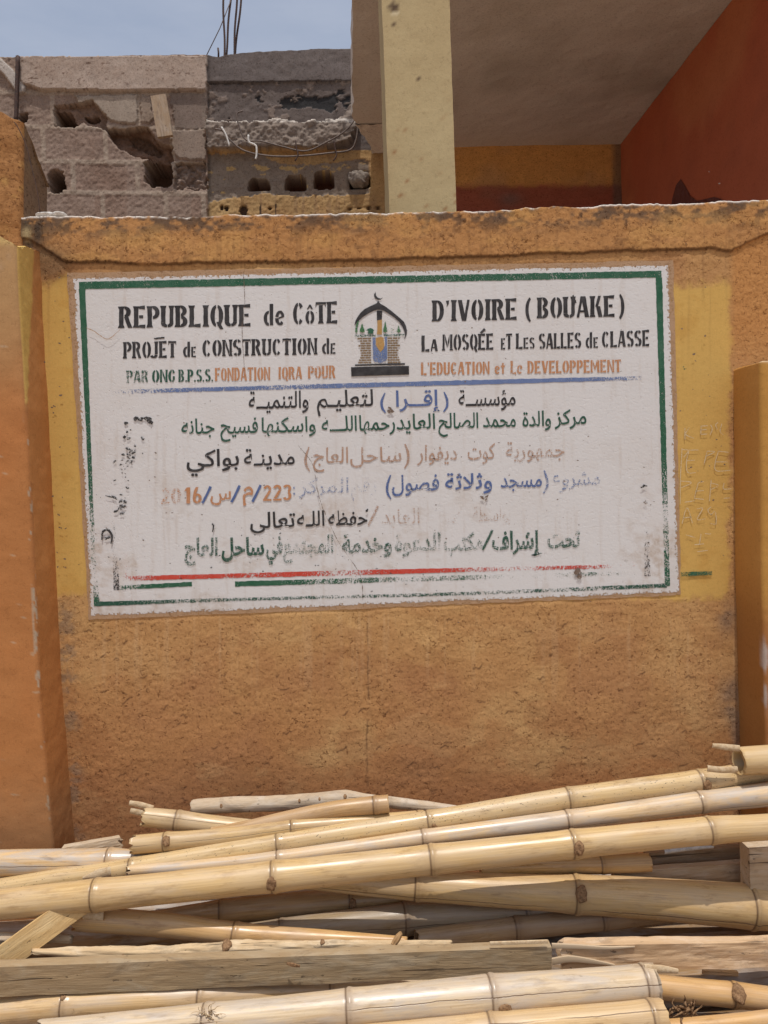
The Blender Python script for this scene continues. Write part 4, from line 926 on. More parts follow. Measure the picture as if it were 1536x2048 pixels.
def strip(name, path, wid, ink, wear, parent, w2=None, seed=0, lift=None, jit=.9):
    P = spline(path, max(12, int(np.hypot(path[-1][0]-path[0][0], path[-1][1]-path[0][1])/4))) if len(path) > 2 else np.array([np.array(path[0])+(np.array(path[1])-np.array(path[0]))*t for t in np.linspace(0, 1, max(12, int(np.hypot(path[1][0]-path[0][0], path[1][1]-path[0][1])/4)))])
    P = P[:, :2]; T = np.gradient(P, axis=0); T /= np.linalg.norm(T, axis=1)[:, None]; nn = np.stack([-T[:, 1], T[:, 0]], 1)
    W_ = np.interp(np.linspace(0, 1, len(P)), np.linspace(0, 1, len(np.atleast_1d(wid))), np.atleast_1d(wid))
    t = np.arange(len(P)); a = P+nn*(W_/2+jit*fbm(t*.6, t*0+seed, 3, seed))[:, None]; b = P-nn*(W_/2+jit*fbm(t*.6, t*0+seed+30, 3, seed+1))[:, None]
    V = np.concatenate([a, b]); n = len(P); Fs = [(i, i+1, n+i+1, n+i) for i in range(n-1)]
    wv = np.interp(np.linspace(0, 1, n), np.linspace(0, 1, len(np.atleast_1d(wear))), np.atleast_1d(wear))
    LIFT[0] += .000006
    o = mk(name, lay(V, lift or LIFT[0]), Fs, INK[ink], parent, attrs={'vwear': np.concatenate([wv, wv])}, smooth=False); o['wear'] = 0.0
    return o
bd = empty('green_border', (0, 0, 0)); bd.parent = sign; bd['_o'] = sign['_o']
strip('border_line', [(158, 571), (1323, 548)], [15, 14, 13], 'green', [.15, .1, .25, .1], bd, seed=1)
strip('border_line', [(1318, 555), (1326, 850), (1335, 1172)], [13, 11, 10], 'green', [.0, .0, .15, .1, .7, .25], bd, seed=2)
strip('border_line', [(164, 578), (176, 850), (186, 1090), (194, 1212)], [13, 10, 8, 9, 12], 'green', [.0, .0, .1, .3, .75, .85, .3], bd, seed=3)
strip('border_line', [(192, 1208), (500, 1198), (900, 1188), (1334, 1171)], [9, 7, 6, 6, 7, 8], 'dark_green', [.0, .35, .55, .4, .6, .45, .6, .5, .3], bd, seed=4)
strip('green_rule', [(231, 1176), (384, 1168)], [8, 9], 'green', [.7, .05, .1], sign, seed=5)
strip('green_rule', [(470, 1168), (860, 1157), (1270, 1146)], [10, 10, 9, 7], 'green', [.0, .0, .55, .45, .75, .45, .85, .9, .6, .9], sign, seed=6)
strip('green_rule', [(1362, 1149), (1424, 1146)], [9, 7], 'green', [.6, .2, .3, .4], sign, seed=16, lift=.0030)
strip('red_rule', [(252, 1157), (720, 1145), (1250, 1132)], [9, 9, 10, 8, 7], 'red', [.75, .05, .15, .45, .1, .7, .2, .1, .55, .7, .35, .9], sign, seed=7)
strip('red_rule', [(252, 1090), (250, 1155)], [5, 8], 'red', [1.0, .75], sign, seed=8)
strip('red_rule', [(1265, 1080), (1268, 1132)], [4, 7], 'red', [1.0, .85], sign, seed=28)
strip('blue_rule', [(219, 784), (700, 771), (1285, 756)], [8, 8, 9, 9, 7], 'steel_blue', [.85, .35, .15, .5, .2, .1, .0, .05, .7], sign, seed=9)
strip('soot_mark', [(231, 1130), (233, 1180)], [10, 12], 'soot', [.7, .4], sign, seed=10)
strip('soot_mark', [(1294, 1060), (1295, 1152)], [9, 12], 'soot', [.85, .5], sign, seed=11)
strip('soot_mark', [(226, 1040), (230, 1130)], [8, 9], 'soot', [.9, .7], sign, seed=12)

# ---- stencil letters
def arc(cx, cy, rx, ry, a0, a1, T, t, n=14):
    A = np.radians(np.linspace(a0, a1, n)); w_ = t+(T-t)*np.abs(np.cos(A))**1.3
    o = [(cx+(rx+w/2)*math.cos(a), cy+(ry+w/2)*math.sin(a)) for a, w in zip(A, w_)]
    i = [(cx+(rx-w/2)*math.cos(a), cy+(ry-w/2)*math.sin(a)) for a, w in zip(A, w_)]
    return o+i[::-1]
def glyph(ch, T=.21, t=.12, serif=.05):
    g = []
    def V(x, y0=0, y1=1, w=None, s=(1, 1)):
        w = w or T; e = serif
        p = [(x, y0)]
        if s[0]: g.append([(x-e, y0), (x+w+e, y0), (x+w+e*.6, y0+.07), (x+w, y0+.13), (x, y0+.13), (x-e*.6, y0+.07)]); y0 += .13
        if s[1]: g.append([(x, y1-.13), (x+w, y1-.13), (x+w+e*.6, y1-.07), (x+w+e, y1), (x-e, y1), (x-e*.6, y1-.07)]); y1 -= .13
        g.append([(x, y0), (x+w, y0), (x+w, y1), (x, y1)])
    def H(x0, x1, y, h=None, tip=0):
        h = h or t; g.append([(x0, y), (x1, y-tip*.5), (x1, y+h+tip*.5), (x0, y+h)])
    def D(x0, y0, x1, y1, w): g.append([(x0, y0), (x0+w, y0), (x1+w, y1), (x1, y1)])
    def Ar(*a, **k): g.append(arc(*a, **k))
    W = .60; gp = .035
    U = ch
    if U == 'I': V(.06); return g, .33
    if U == 'R':
        V(0); Ar(T+gp, .74, .20, .20, -88, 88, T, t); D(T+gp+.18, 0, T+gp-.01, .50, T*.95); return g, .64
    if U == 'P': V(0); Ar(T+gp, .70, .22, .24, -88, 88, T, t); return g, .58
    if U == 'B': V(0); Ar(T+gp, .75, .18, .19, -86, 88, T*.95, t); Ar(T+gp, .26, .21, .20, -88, 84, T, t); return g, .60
    if U == 'D': V(0); Ar(T+gp, .5, .23, .44, -88, 88, T, t); return g, .60
    if U == 'E': V(0); H(T+gp, .52, .88, tip=.05); H(T+gp, .44, .45, tip=.03); H(T+gp, .54, 0, tip=.05); return g, .58
    if U == 'F': V(0); H(T+gp, .52, .88, tip=.05); H(T+gp, .44, .45, tip=.03); return g, .55
    if U == 'L': V(0); H(T+gp, .52, 0, tip=.06); return g, .54
    if U == 'U': V(0, .22, 1, s=(0, 1)); V(.40, .22, 1, w=T*.85, s=(0, 1)); Ar(.30, .23, .20, .17, 184, 266, T, t); Ar(.30, .23, .195, .17, 274, 356, T*.85, t); return g, .62
    if U in 'OQ0ÔC':
        Ar(.29, .5, .19, .44, 97, 263, T, t)
        if U == 'C': Ar(.30, .52, .18, .42, 36, 84, T, t); Ar(.30, .48, .18, .42, -84, -40, T, t)
        else: Ar(.31, .5, .19, .44, -83, 83, T, t)
        if U == 'Q': D(.44, -.12, .28, .22, T*.8)
        if U == 'Ô': g.append([(.12, 1.06), (.20, 1.06), (.30, 1.17), (.40, 1.06), (.48, 1.06), (.34, 1.27), (.26, 1.27)])
        return g, .61
    if U == 'T': V(.18, 0, .86, s=(1, 0)); H(0, .56, .88); g.append([(0, .74), (.07, .86), (0, .86)]); g.append([(.56, .74), (.56, .86), (.49, .86)]); return g, .57
    if U == 'J': V(.20, .22, 1, s=(0, 1)); Ar(.13, .20, .17, .15, 200, 355, T, t); return g, .46
    if U == 'N': V(0, w=T*.8); D(.40, 0, .155, 1, T*.95) if False else g.append([(.42, 0), (.56, 0), (.56, .06), (.20, 1), (.17, 1), (.17, .80)]) if False else None
    if U == 'N': g.append([(T*.8+gp, .96), (T*.8+gp, .62), (.43, .02), (.43, .34)]); V(.46, w=T*.75); return g, .64
    if U == 'M': V(0, w=T*.8, s=(1, 0)); g.append([(T*.8+gp, 1), (T*.8+gp, .66), (.37, .15), (.37, .50)]); g.append([(.40, .50), (.40, .15), (.56, .66), (.56, 1)]); V(.59, w=T*.9, s=(1, 0)); return g, .82
    if U == 'S':
        Ar(.28, .72, .18, .22, 30, 84, T, t); Ar(.28, .73, .18, .21, 98, 235, T, t); g.append([(.13, .60), (.28, .60), (.46, .40), (.32, .38)])
        Ar(.28, .27, .18, .21, -82, 55, T, t); Ar(.28, .28, .18, .22, 210, 262, T, t); return g, .57
    if U == 'A': D(0, 0, .20, 1, T*.62); D(.42, 0, .235, 1, T*1.02); H(.18, .40, .24, h=.10); return g, .64
    if U == 'V': D(.20, 0, -.02, 1, T*1.02); D(.28, 0, .46, 1, T*.62); return g, .62
    if U == 'G': Ar(.29, .5, .19, .44, 97, 263, T, t); Ar(.30, .52, .18, .42, 28, 84, T, t); Ar(.30, .48, .18, .42, -84, -50, T, t); g.append([(.36, .18), (.53, .18), (.53, .46), (.36, .46)]); return g, .61
    if U == 'K': V(0); D(T+gp, .50, .40, 1, .15); D(.42, 0, T+gp+.05, .52, T*.95); return g, .64
    if U == '(': Ar(.36, .5, .27, .62, 115, 245, T*.75, t*.7); return g, .34
    if U == ')': Ar(-.06, .5, .27, .62, -65, 65, T*.75, t*.7); return g, .34
    if U == "'": g.append([(.02, .98), (.18, .98), (.16, .82), (.05, .66), (.07, .80)]); return g, .2
    if U == '.': g.append([(.02, 0), (.16, 0), (.16, .15), (.02, .15)]); return g, .19
    if U == 'd': V(.34, 0, 1.0, w=T*.9, s=(0, 0)); Ar(.27, .33, .17, .28, 80, 280, T*.9, t); return g, .58
    if U == 'e': Ar(.27, .33, .17, .28, 20, 170, T*.8, t); Ar(.27, .33, .17, .28, 180, 318, T*.9, t); g.append([(.20, .28), (.50, .38), (.50, .46), (.20, .36)]); return g, .54
    if U == 't': V(.12, 0, .85, w=T*.8, s=(0, 0)); H(0, .10, .54); H(.30, .40, .54); return g, .42
    if U == 'o': Ar(.24, .31, .15, .25, 97, 263, T*.8, t); Ar(.26, .31, .15, .25, -83, 83, T*.8, t); g.append([(.08, .68), (.16, .68), (.25, .78), (.34, .68), (.42, .68), (.29, .90), (.21, .90)]); return g, .5
    if U == '2': Ar(.26, .74, .17, .21, -8, 165, T*.85, t); g.append([(.34, .66), (.52, .66), (.22, .14), (.02, .14)]); H(.0, .52, 0); return g, .57
    if U == '1': V(.16, 0, 1, w=T, s=(0, 0)); g.append([(.02, .74), (.15, .80), (.15, .98), (.10, .90)]); return g, .44
    if U == '6': Ar(.27, .30, .17, .25, 0, 352, T*.85, t, 24); g.append([(.02, .34), (.18, .50), (.34, 1.0), (.20, 1.0), (.08, .75)]); return g, .56
    if U == '3': Ar(.24, .75, .17, .20, -70, 160, T*.85, t); Ar(.24, .27, .18, .22, -160, 72, T*.85, t); return g, .54
    if U == '-': H(0, .3, .4); return g, .35
    if U == '/': D(0, -.1, .36, 1.05, .13); return g, .5
    return g, .3
def stencil(txts, x0, x1, yb0, yb1, hgt, ink, wear, parent, name, serif=.05, T=.21, t=.12):
    """txts: list of (char, relative height); spread from x0 to x1 along the baseline yb0..yb1, hgt = cap height in px"""
    items = []; tot = 0
    for ch, k in txts:
        g, a = glyph(ch, T, t, serif); items.append((g, tot, k)); tot += a*k+.055
    tot -= .055+.02
    sx = (x1-x0)/tot; Vs = []; Fs = []; off = 0; z = []
    n = 0
    for g, a, k in items:
        for poly in g:
            if len(poly) < 3: continue
            P = np.array(poly)*k; gx = x0+(a+P[:, 0])*sx; f = (gx-x0)/(x1-x0); hh = hgt if np.isscalar(hgt) else hgt[0]+(hgt[1]-hgt[0])*f
            gy = yb0+(yb1-yb0)*f-P[:, 1]*hh
            s_ = sub(list(zip(gx, gy)), 3.0, .55, n+int(x0)); n += 1
            Vs.append(lay(s_, LIFT[0]+(n % 9)*.00001)); Fs.append(tuple(range(off, off+len(s_)))); off += len(s_)
    LIFT[0] += .00001
    o = mk(name, np.concatenate(Vs), Fs, INK[ink], parent, attrs={'vwear': np.zeros(off)}, smooth=False); o['wear'] = float(wear); return o
def caps(s, small=()): return [(c, .72 if i in small else 1.0) for i, c in enumerate(s)]
fr = empty('french_lettering', (0, 0, 0)); fr.parent = sign; fr['_o'] = sign['_o']
def word(*a, **k): return stencil(*a, fr, 'painted_word', **k)
word(caps('REPUBLIQUE'), 238, 502, 656, 652, 43, 'black', -.35)
word([('d', 1), ('e', 1.0)], 527, 569, 651, 650, 43, 'black', -.35, serif=0)
word([('C', 1), ('o', 1), ('T', 1), ('E', 1)], 586, 675, 649, 646, 43, 'black', -.35)
word(caps("D'IVOIRE"), 865, 1034, 643, 639, 42, 'black', -.3)
word(caps('('), 1050, 1064, 640, 640, 41, 'black', -.3)
word(caps('BOUAKE'), 1075, 1230, 637, 633, 42, 'black', -.3)
word(caps(')'), 1237, 1250, 634, 634, 42, 'black', -.3)
word(caps('PROJET'), 247, 352, 717, 715, 33, 'black', -.2); 
word([('d', 1), ('E', .66)], 366, 392, 714, 714, 31, 'black', -.2, serif=.02)
word(caps('CONSTRUCTION'), 405, 634, 713, 709, 33, 'black', -.25)
word([('d', 1), ('E', .66)], 644, 671, 708, 707, 31, 'black', -.2, serif=.02)
word([('L', 1), ('A', .74)], 843, 875, 703, 702, 32, 'black', -.3, serif=.0)
word(caps('MOSQEE'), 885, 987, 701, 699, 32, 'black', -.25)
word([('E', .72), ('T', 1)], 1002, 1024, 699, 698, 31, 'black', -.25, serif=.02)
word([('L', 1), ('E', .72), ('S', .72)], 1032, 1069, 698, 697, 31, 'black', -.25, serif=.02)
word(caps('SALLES'), 1078, 1162, 698, 696, 31, 'black', -.25, serif=.02)
word([('d', 1), ('E', .66)], 1171, 1196, 696, 695, 31, 'black', -.2, serif=.02)
word(caps('CLASSE'), 1204, 1299, 695, 692, 32, 'black', -.25, serif=.02)
strip('painted_accent', [(308, 677), (329, 675)], [3, 3], 'black', -.2, fr)          # bar over the J of PROJET
strip('painted_accent', [(961, 666), (970, 658)], [4, 5], 'black', -.2, fr)          # accent of MOSQUEE
strip('painted_accent', [(1146, 590), (1151, 606)], [3, 5], 'black', -.2, fr)
word(caps('PAR'), 253, 297, 766, 765, 25, 'dark_green', .45, serif=.03)
word(caps('ONG'), 304, 351, 765, 764, 25, 'dark_green', .02, serif=.02)
word(caps('B.P.S.S.'), 357, 426, 764, 763, 25, 'dark_green', .08, serif=.02)
word(caps('FONDATION'), 430, 540, 762, 760, 26, 'orange', .08, serif=.02)
word(caps('IQRA'), 556, 604, 759, 758, 25, 'orange', .15, serif=.02)
word(caps('POUR'), 616, 671, 757, 756, 25, 'orange', .2, serif=.02)
word(caps("L'EDUCATION"), 842, 979, 750, 748, 25, 'orange', .12, serif=.0)
word([('e', 1), ('t', 1)], 989, 1010, 748, 747, 25, 'orange', .2, serif=.0)
word([('L', 1), ('e', 1)], 1021, 1045, 748, 747, 26, 'orange', .28, serif=.0)
word(caps('DEVELOPPEMENT'), 1055, 1242, 747, 744, 25, 'orange', .15, serif=.02)

# ---- Arabic lettering, joined by hand from letter forms
AF = {'ء': (0xFE80, 1), 'أ': (0xFE83, 2), 'ؤ': (0xFE85, 2), 'إ': (0xFE87, 2), 'ا': (0xFE8D, 2), 'ب': (0xFE8F, 4), 'ة': (0xFE93, 2), 'ت': (0xFE95, 4), 'ث': (0xFE99, 4), 'ج': (0xFE9D, 4),
      'ح': (0xFEA1, 4), 'خ': (0xFEA5, 4), 'د': (0xFEA9, 2), 'ر': (0xFEAD, 2), 'ز': (0xFEAF, 2), 'س': (0xFEB1, 4), 'ش': (0xFEB5, 4), 'ص': (0xFEB9, 4), 'ط': (0xFEC1, 4), 'ظ': (0xFEC5, 4), 'ع': (0xFEC9, 4),
      'ف': (0xFED1, 4), 'ق': (0xFED5, 4), 'ك': (0xFED9, 4), 'ل': (0xFEDD, 4), 'م': (0xFEE1, 4), 'ن': (0xFEE5, 4), 'ه': (0xFEE9, 4), 'و': (0xFEED, 2), 'ى': (0xFEEF, 2), 'ي': (0xFEF1, 4), 'ﻻ': (0xFEFB, 2)}
def shape(s):
    s = s.replace('لا', 'ﻻ'); out = []
    for i, ch in enumerate(s):
        if ch == 'ـ': out.append(ch); continue
        b, n = AF[ch]; p = s[i-1] if i else None; q = s[i+1] if i+1 < len(s) else None
        jp = p is not None and (p == 'ـ' or AF[p][1] == 4); jn = n == 4 and q is not None
        out.append(chr(b+(3 if jp and jn else 2 if jn else 1 if jp else 0)))
    return out[::-1]
GC = {}
def glyph_mesh(ch, bold):
    if (ch, bold) in GC: return GC[ch, bold]
    def mesh(body, off=0.0):
        c = bpy.data.curves.new('letter', 'FONT'); c.body = body; c.offset = off; c.resolution_u = 3
        o = bpy.data.objects.new('letter', c); COL.objects.link(o); dg = bpy.context.evaluated_depsgraph_get(); dg.update()
        m = o.evaluated_get(dg).to_mesh(); V = np.array([v.co[:2] for v in m.vertices]).reshape(-1, 2); Fs = [tuple(p.vertices) for p in m.polygons]
        o.evaluated_get(dg).to_mesh_clear(); bpy.data.objects.remove(o); bpy.data.curves.remove(c); return V, Fs
    V, Fs = mesh(ch, bold); bar = mesh('|')[0]; adv = mesh(ch+'|')[0][:, 0].max()-bar[:, 0].max()
    GC[ch, bold] = (V, Fs, adv); return GC[ch, bold]
ar = empty('arabic_lettering', (0, 0, 0)); ar.parent = sign; ar['_o'] = sign['_o']
def aword(s, x0, x1, yb, em, ink, wear, bold=.012):
    gl = shape(s); cur = 0; parts = []
    for k, ch in enumerate(gl):
        V, Fs, adv = glyph_mesh(ch, bold); parts.append((V+np.array([cur, 0]), Fs, k)); cur += adv
    lo = min(p[0][:, 0].min() for p in parts); hi = max(p[0][:, 0].max() for p in parts); sx = (x1-x0)/(hi-lo)
    Vs = []; FF = []; off = 0
    for V, Fs, k in parts:
        x = x0+(V[:, 0]-lo)*sx; y = yb-V[:, 1]*em-(x-(x0+x1)/2)*.024
        x = x+.7*vn(y/5, x/9, 3); y = y+.7*vn(x/6, y/9, 4)
        Vs.append(lay(np.stack([x, y], 1), LIFT[0]+.00001*(k % 4))); FF += [tuple(i+off for i in f) for f in Fs]; off += len(V)
    LIFT[0] += .00001
    o = mk('painted_word', np.concatenate(Vs), FF, INK[ink], ar, attrs={'vwear': np.zeros(off)}, smooth=False); o['wear'] = float(wear); return o
def abr(ch, x, yb, h, ink, wear):                       # brackets and strokes
    if ch == '(': P = [(x+4, yb-h*.75), (x-2, yb-h*.35), (x-2, yb+h*.05), (x+5, yb+h*.35)]
    elif ch == ')': P = [(x-4, yb-h*.75), (x+2, yb-h*.35), (x+2, yb+h*.05), (x-5, yb+h*.35)]
    else: P = [(x+h*.26, yb-h), (x, yb-h*.45), (x-h*.26, yb+h*.05)]
    return strip('painted_stroke', P, [2.5, 5, 5, 2.5] if ch in '()' else [5, 5, 5], ink, wear, ar, seed=int(x), jit=.5)
B = 'black'
aword('مؤسســة', 917, 1031, 811, 44, B, -.3); abr(')', 892, 811, 36, 'blue', .1); aword('إقــرا', 792, 880, 812, 44, 'blue', .1); abr('(', 766, 813, 36, 'blue', .15)
aword('لتعليـم', 634, 746, 813, 46, B, -.3); aword('والتنميــة', 497, 617, 816, 46, B, -.3)
G = 'dark_green'
for s, a, b, y in (('مركز', 1109, 1173, 848), ('والدة', 1045, 1102, 852), ('محمد', 966, 1032, 854), ('الصالح', 877, 957, 856), ('العايد', 793, 870, 858), ('رحمها', 718, 790, 860), ('اللـــه', 643, 714, 862), ('واسكنها', 523, 631, 864), ('فسيح', 441, 516, 866), ('جنانه', 363, 429, 867)):
    aword(s, a, b, y, 42, G, -.05 if a > 700 else .12)
O_ = 'brown'
aword('جمهورية', 1012, 1129, 914, 42, O_, .42, .006); aword('كوت', 936, 990, 918, 44, O_, .3, .006); aword('ديفوار', 834, 914, 920, 42, O_, .32, .006); abr(')', 814, 921, 44, O_, .3)
aword('ساحل', 700, 803, 924, 42, O_, .3, .006); aword('العاج', 626, 696, 926, 44, O_, .22, .006); abr('(', 614, 927, 44, O_, .25)
aword('مدينـة', 488, 589, 930, 44, B, -.25); aword('بواكي', 373, 478, 932, 46, B, -.25)
Bl = 'steel_blue'
aword('مشروع', 1105, 1200, 970, 42, Bl, .5, .006); abr(')', 1092, 972, 42, Bl, .4); aword('مسجد', 1001, 1084, 974, 42, 'blue', .22); aword('وثلاثة', 890, 984, 978, 44, 'blue', .12); aword('فصول', 784, 878, 981, 44, 'blue', .2); abr('(', 777, 983, 44, 'blue', .25)
aword('رقم', 703, 752, 984, 42, Bl, .72, .004); aword('المركز', 597, 697, 986, 42, Bl, .55, .004); 
stencil([('.', 1)], 586, 590, 990, 990, 30, 'steel_blue', .4, ar, 'painted_stroke'); stencil([('.', 1)], 586, 590, 978, 978, 30, 'steel_blue', .4, ar, 'painted_stroke')
stencil(caps('223'), 526, 583, 1002, 1000, 31, 'orange', .1, ar, 'painted_word'); abr('/', 513, 1002, 32, 'blue', .0); aword('م', 485, 506, 992, 48, 'orange', .2); abr('/', 471, 1003, 32, 'blue', .05)
aword('س', 421, 462, 1000, 44, 'orange', .15); abr('/', 413, 1005, 32, 'blue', .1); stencil([('2', 1), ('0', 1)], 322, 362, 1008, 1007, 31, 'orange', .55, ar, 'painted_word'); stencil([('1', 1), ('6', 1)], 367, 404, 1007, 1006, 32, 'orange', .12, ar, 'painted_word')
aword('بواسطة', 946, 1022, 1042, 42, O_, .62, .002); abr('/', 914, 1044, 30, O_, .7); aword('عبد', 884, 908, 1046, 38, O_, .75, .0); aword('العايد', 763, 839, 1047, 42, O_, .55, .002); abr('/', 746, 1050, 38, O_, .4)
aword('حفظه', 656, 735, 1050, 42, 'soot', -.1); aword('اللـه', 594, 649, 1052, 42, 'soot', .0); aword('تعالى', 500, 590, 1055, 44, 'soot', -.05)
for s, a, b, y, wv in (('تحت', 1095, 1160, 1094, .35), ('إشراف', 984, 1085, 1097, .18), ('مكتب', 888, 966, 1100, .42), ('الدعوة', 789, 882, 1101, .45), ('وخدمة', 684, 783, 1104, .35), ('المجتمع', 566, 667, 1106, .45), ('في', 532, 565, 1108, .3), ('ساحل', 443, 528, 1110, .12), ('العاج', 369, 435, 1111, .32)):
    aword(s, a, b, y, 48, 'dark_green', wv+.12, .03)
abr('/', 975, 1098, 38, 'dark_green', .25)

# ---- emblem
em = empty('emblem', (0, 0, 0)); em.parent = sign; em['_o'] = sign['_o']
def E(pts): return [(680+a/8.533, 560+b/8.533) for a, b in pts]
def flat(name, polys, ink, wear):
    Vs = []; Fs = []; off = 0
    for i, p in enumerate(polys):
        s_ = sub(p, 2.0, .25, i+int(p[0][0])); Vs.append(lay(s_, LIFT[0]+.00001*(i % 5))); Fs.append(tuple(range(off, off+len(s_)))); off += len(s_)
    LIFT[0] += .00004
    o = mk(name, np.concatenate(Vs), Fs, INK[ink], em, attrs={'vwear': np.zeros(off)}, smooth=False); o['wear'] = float(wear); return o
flat('dome_arch', [E([(245, 780), (262, 700), (300, 630), (350, 560), (420, 495), (520, 445), (610, 405), (632, 390), (652, 352), (672, 385), (690, 405), (780, 455), (880, 530), (990, 620), (1090, 710), (1125, 780), (1143, 860), (1138, 930), (1110, 990), (1092, 1018), (1108, 950), (1105, 890), (1070, 800), (1010, 715), (930, 640), (870, 600), (800, 555), (740, 520), (680, 505), (620, 510), (560, 530), (470, 580), (390, 630), (310, 700), (270, 745)])], 'black', -.5)
flat('crescent', [E([(610, 205), (583, 240), (580, 275), (605, 315), (650, 340), (695, 335), (735, 297), (690, 318), (645, 300), (612, 262)])], 'black', -.5)
flat('pen_top', [E([(628, 522), (722, 526), (712, 676), (630, 690)])], 'black', -.5)
flat('base_slab', [E([(188, 1488), (1176, 1466), (1178, 1612), (194, 1644)]), E([(255, 1440), (1108, 1416), (1108, 1450), (258, 1468)])], 'black', -.5)
flat('pen_shaft', [E([(640, 690), (716, 676), (716, 930), (632, 930)]), E([(612, 985), (700, 965), (740, 985), (758, 1100), (740, 1170), (690, 1222), (650, 1170), (615, 1110)])], 'ochre', .15)
flat('water_drop', [E([(556, 980), (606, 980), (608, 1110), (645, 1185), (690, 1240), (745, 1185), (770, 1100), (765, 975), (800, 965), (804, 1330), (770, 1390), (690, 1415), (600, 1400), (560, 1340)])], 'steel_blue', .30)
br = [[], []]
for r_ in range(11):
    y0 = 982+r_*41; L0 = [300, 345, 350, 315, 355, 345, 365, 360, 345, 325, 310][r_]; R0 = [1030, 1000, 1010, 1035, 990, 1010, 985, 1000, 1020, 1030, 1045][r_]
    for sd_, (a, b) in enumerate(((L0, 545), (812, R0))):
        x = a; odd = r_ % 2
        while x < b-12:
            w_ = min(90 if (x > a or not odd) else 48, b-x); br[sd_].append(E([(x, y0-(x-690)*.01), (x+w_-13, y0-(x+w_-690)*.01), (x+w_-13, y0+28-(x+w_-690)*.01), (x, y0+28-(x-690)*.01)])); x += w_
flat('brick_pillar', br[0], 'brick', .02); flat('brick_pillar', br[1], 'brick', .04)
flat('pillar_caps', [E([(245, 935), (612, 928), (612, 965), (255, 972)]), E([(745, 926), (1100, 922), (1092, 960), (745, 962)])], 'dark_green', .42)
def tree(cx, b, h, w_): return E([(cx-6, b+25), (cx-6, b), (cx-w_, b-2), (cx-w_*.8, b-h*.35), (cx-w_*.45, b-h*.55), (cx-w_*.3, b-h*.8), (cx, b-h), (cx+w_*.3, b-h*.8), (cx+w_*.45, b-h*.55), (cx+w_*.8, b-h*.35), (cx+w_, b-2), (cx+6, b), (cx+6, b+25)])
flat('trees', [tree(378, 890, 150, 44), tree(280, 890, 150, 22), E([(262, 800), (300, 705), (330, 695), (300, 800), (290, 850), (262, 860)]), tree(772, 885, 185, 36), tree(1000, 890, 120, 36)], 'leaf', .22)
flat('hut', [E([(448, 860), (480, 830), (520, 818), (560, 835), (585, 860), (570, 870), (565, 916), (480, 918), (482, 868)])], 'green', .0)
flat('hut', [E([(840, 850), (880, 815), (935, 850), (910, 860), (912, 900), (855, 905), (858, 862)])], 'leaf', .6)

# ---- stray marks on the panel and the wall
def specks(name, cx, cy, sx, sy, n, r0_, r1_, ink, wear, seed):
    rg = random.Random(seed); Vs = []; Fs = []; off = 0
    for k in range(n):
        x = rg.gauss(cx, sx); y = rg.gauss(cy, sy); r_ = rg.uniform(r0_, r1_); el = rg.uniform(.5, 2.2); th = rg.uniform(-.9, .9); m_ = 9
        p = []
        for i in range(m_):
            a = 2*math.pi*i/m_; q = r_*rg.uniform(.55, 1.2); u, v = q*el*math.cos(a), q*math.sin(a); p.append((x+u*math.cos(th)-v*math.sin(th), y+u*math.sin(th)+v*math.cos(th)))
        Vs.append(lay(p, LIFT[0]+.00002*(k % 20))); Fs.append(tuple(range(off, off+m_))); off += m_
    LIFT[0] += .0004 if n > 10 else .0001
    o = mk(name, np.concatenate(Vs), Fs, INK[ink], sign, attrs={'vwear': np.zeros(off)}, smooth=False); o['wear'] = wear
    if n > 30: o['kind'] = 'stuff'
LIFT[0] += .0002
specks('soot_mark', 292, 838, 8, 4, 10, 2, 6, 'soot', .25, 1); specks('soot_mark', 254, 863, 3, 5, 4, 2, 4, 'soot', .1, 2)
specks('soot_mark', 262, 905, 14, 14, 16, 1, 3.4, 'soot', .3, 3); specks('soot_mark', 250, 940, 10, 16, 22, .8, 2.6, 'soot', .35, 4); specks('soot_mark', 240, 1008, 10, 12, 14, 1, 3.2, 'soot', .35, 5)
strip('soot_mark', [(204, 1080), (205, 1064), (216, 1060), (224, 1072), (222, 1088)], [3, 4, 5, 4, 2], 'soot', [.2, .1, .1, .3], sign); strip('soot_mark', [(208, 1078), (220, 1074)], [6, 4], 'soot', .3, sign)
strip('soot_mark', [(210, 991), (226, 995), (234, 999)], [1.5, 2.5, 1], 'soot', .1, sign); strip('soot_mark', [(424, 1047), (427, 1052), (425, 1064)], [3, 3, 1.5], 'soot', .1, sign)
specks('grime_patch', 777, 820, 4, 3, 6, 2, 4, 'grime', .1, 7); specks('grime_patch', 970, 994, 6, 2, 5, 2, 3.5, 'grime', .2, 8); specks('soot_mark', 735, 1021, 2, 3, 3, 2, 3, 'soot', .1, 9)
specks('grime_patch', 1155, 1146, 4, 5, 6, 3, 6, 'grime', .2, 10); specks('soot_mark', 1290, 972, 3, 3, 3, 1, 3, 'soot', .2, 11); specks('soot_mark', 1296, 1004, 5, 3, 5, 1, 3, 'grime', .3, 12)
specks('fleck', 700, 880, 330, 170, 150, .5, 1.5, 'grime', .1, 13); specks('fleck', 520, 1120, 240, 50, 90, .5, 1.6, 'soot', .3, 14)
specks('fleck', 118, 900, 14, 180, 26, .8, 2.2, 'grime', .15, 15); specks('fleck', 1400, 780, 30, 180, 26, .8, 2.0, 'grime', .2, 16)
strip('hair_crack', [(487, 545), (489, 600), (484, 660), (489, 740)], [1.2, 1, 1.2], 'grime', .3, sign, jit=.8); strip('hair_crack', [(172, 655), (188, 662), (215, 678), (240, 660)], [1, 1.4, 1], 'tan', .2, sign, jit=1)
strip('hair_crack', [(596, 890), (625, 930), (640, 1000), (675, 1080), (720, 1150), (726, 1200)], [1, 1.2, 1], 'grime', .35, sign, jit=1.2)
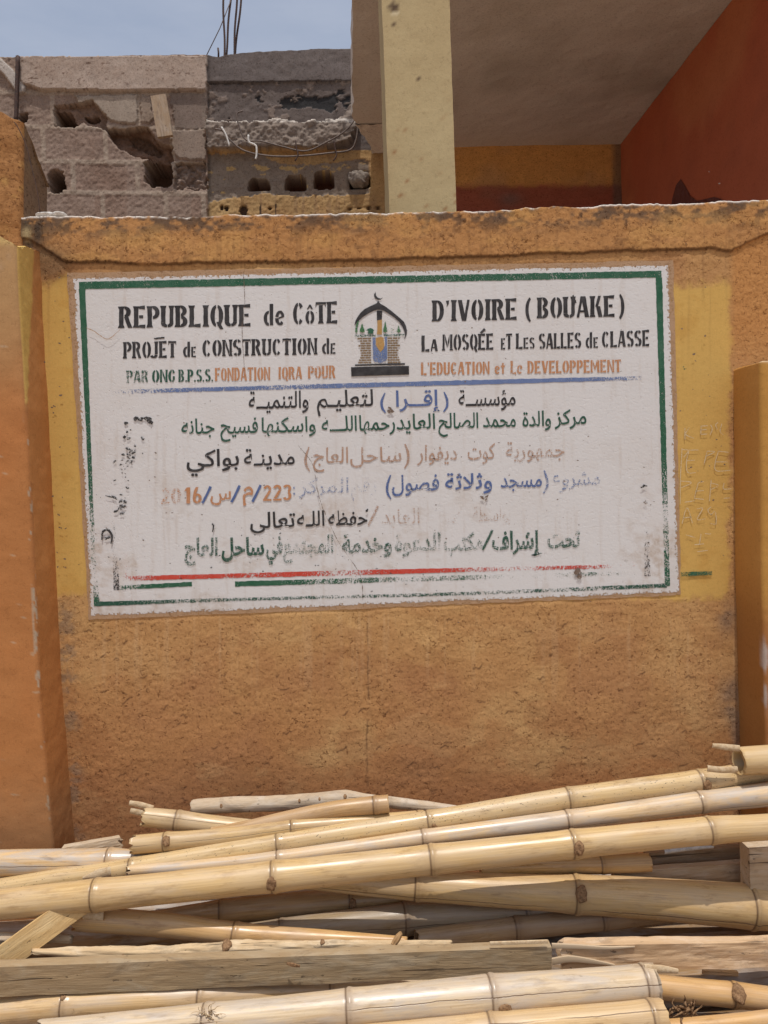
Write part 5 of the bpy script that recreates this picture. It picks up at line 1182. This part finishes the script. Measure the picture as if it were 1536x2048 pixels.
# graffiti scratched on the yellow paint, right of the panel
gf = empty('scratched_writing', wp(1400, 1040, 0)); gf['_o'] = [float(v) for v in wp(1400, 1040, 0)]
tag(gf, 'thin pale capital letters scratched into the yellow paint right of the sign', 'graffiti')
def SX(pts): return [(1300+a/4.453, 780+b/4.453) for a, b in pts]
for p in ([(310, 340), (312, 440)], [(350, 335), (318, 395), (390, 430)], [(455, 320), (452, 395)], [(455, 322), (515, 318)], [(452, 355), (505, 352)], [(452, 395), (510, 392)], [(540, 310), (555, 350), (535, 400)], [(605, 290), (585, 310), (600, 350)], [(640, 300), (625, 370), (655, 400)],
          [(285, 520), (280, 620), (270, 800), (268, 1020)], [(288, 530), (340, 540), (300, 600)], [(350, 530), (325, 640), (335, 735), (410, 735)], [(350, 535), (432, 535)], [(330, 630), (400, 625)], [(510, 545), (480, 665)], [(510, 545), (575, 550), (500, 590)], [(610, 545), (580, 650), (590, 720), (720, 715)], [(610, 545), (700, 555)], [(585, 640), (690, 640)],
          [(275, 810), (370, 825), (280, 870)], [(430, 825), (395, 960)], [(430, 825), (480, 815)], [(410, 900), (480, 895)], [(395, 965), (480, 975)], [(545, 800), (530, 990)], [(548, 830), (610, 850), (540, 890)], [(660, 830), (655, 880), (725, 880)], [(655, 965), (710, 960)],
          [(285, 1190), (330, 1050), (380, 1190)], [(300, 1140), (370, 1130)], [(310, 1000), (400, 985)], [(415, 1060), (470, 1055), (420, 1150), (495, 1148)], [(545, 1040), (515, 1070), (545, 1110), (580, 1080), (590, 1190), (540, 1190)], [(320, 1290), (405, 1315)], [(455, 1280), (440, 1370)], [(395, 1378), (480, 1370)], [(420, 1440), (515, 1428)], [(490, 1280), (545, 1282)]):
    strip('scratch', SX(p), [1.6, 1.9, 1.4], 'scratch', .28, gf, lift=.0032, jit=.4, seed=int(p[0][0]))
specks('turquoise_fleck', 1366, 735, 4, 2, 3, 1.5, 3, 'green', .4, 21)

# ---- board stuck on the ruined wall
board('short_board', wp(317, 192, YB-.09), wp(331, 274, YB-.09), .098, .03, 'short grey board leaning under the lintel of the ruined wall', 'board', (.78, .74, .74), seed=15, amp=.002)
for o in list(COL.objects):
    if '_o' in o: del o['_o']
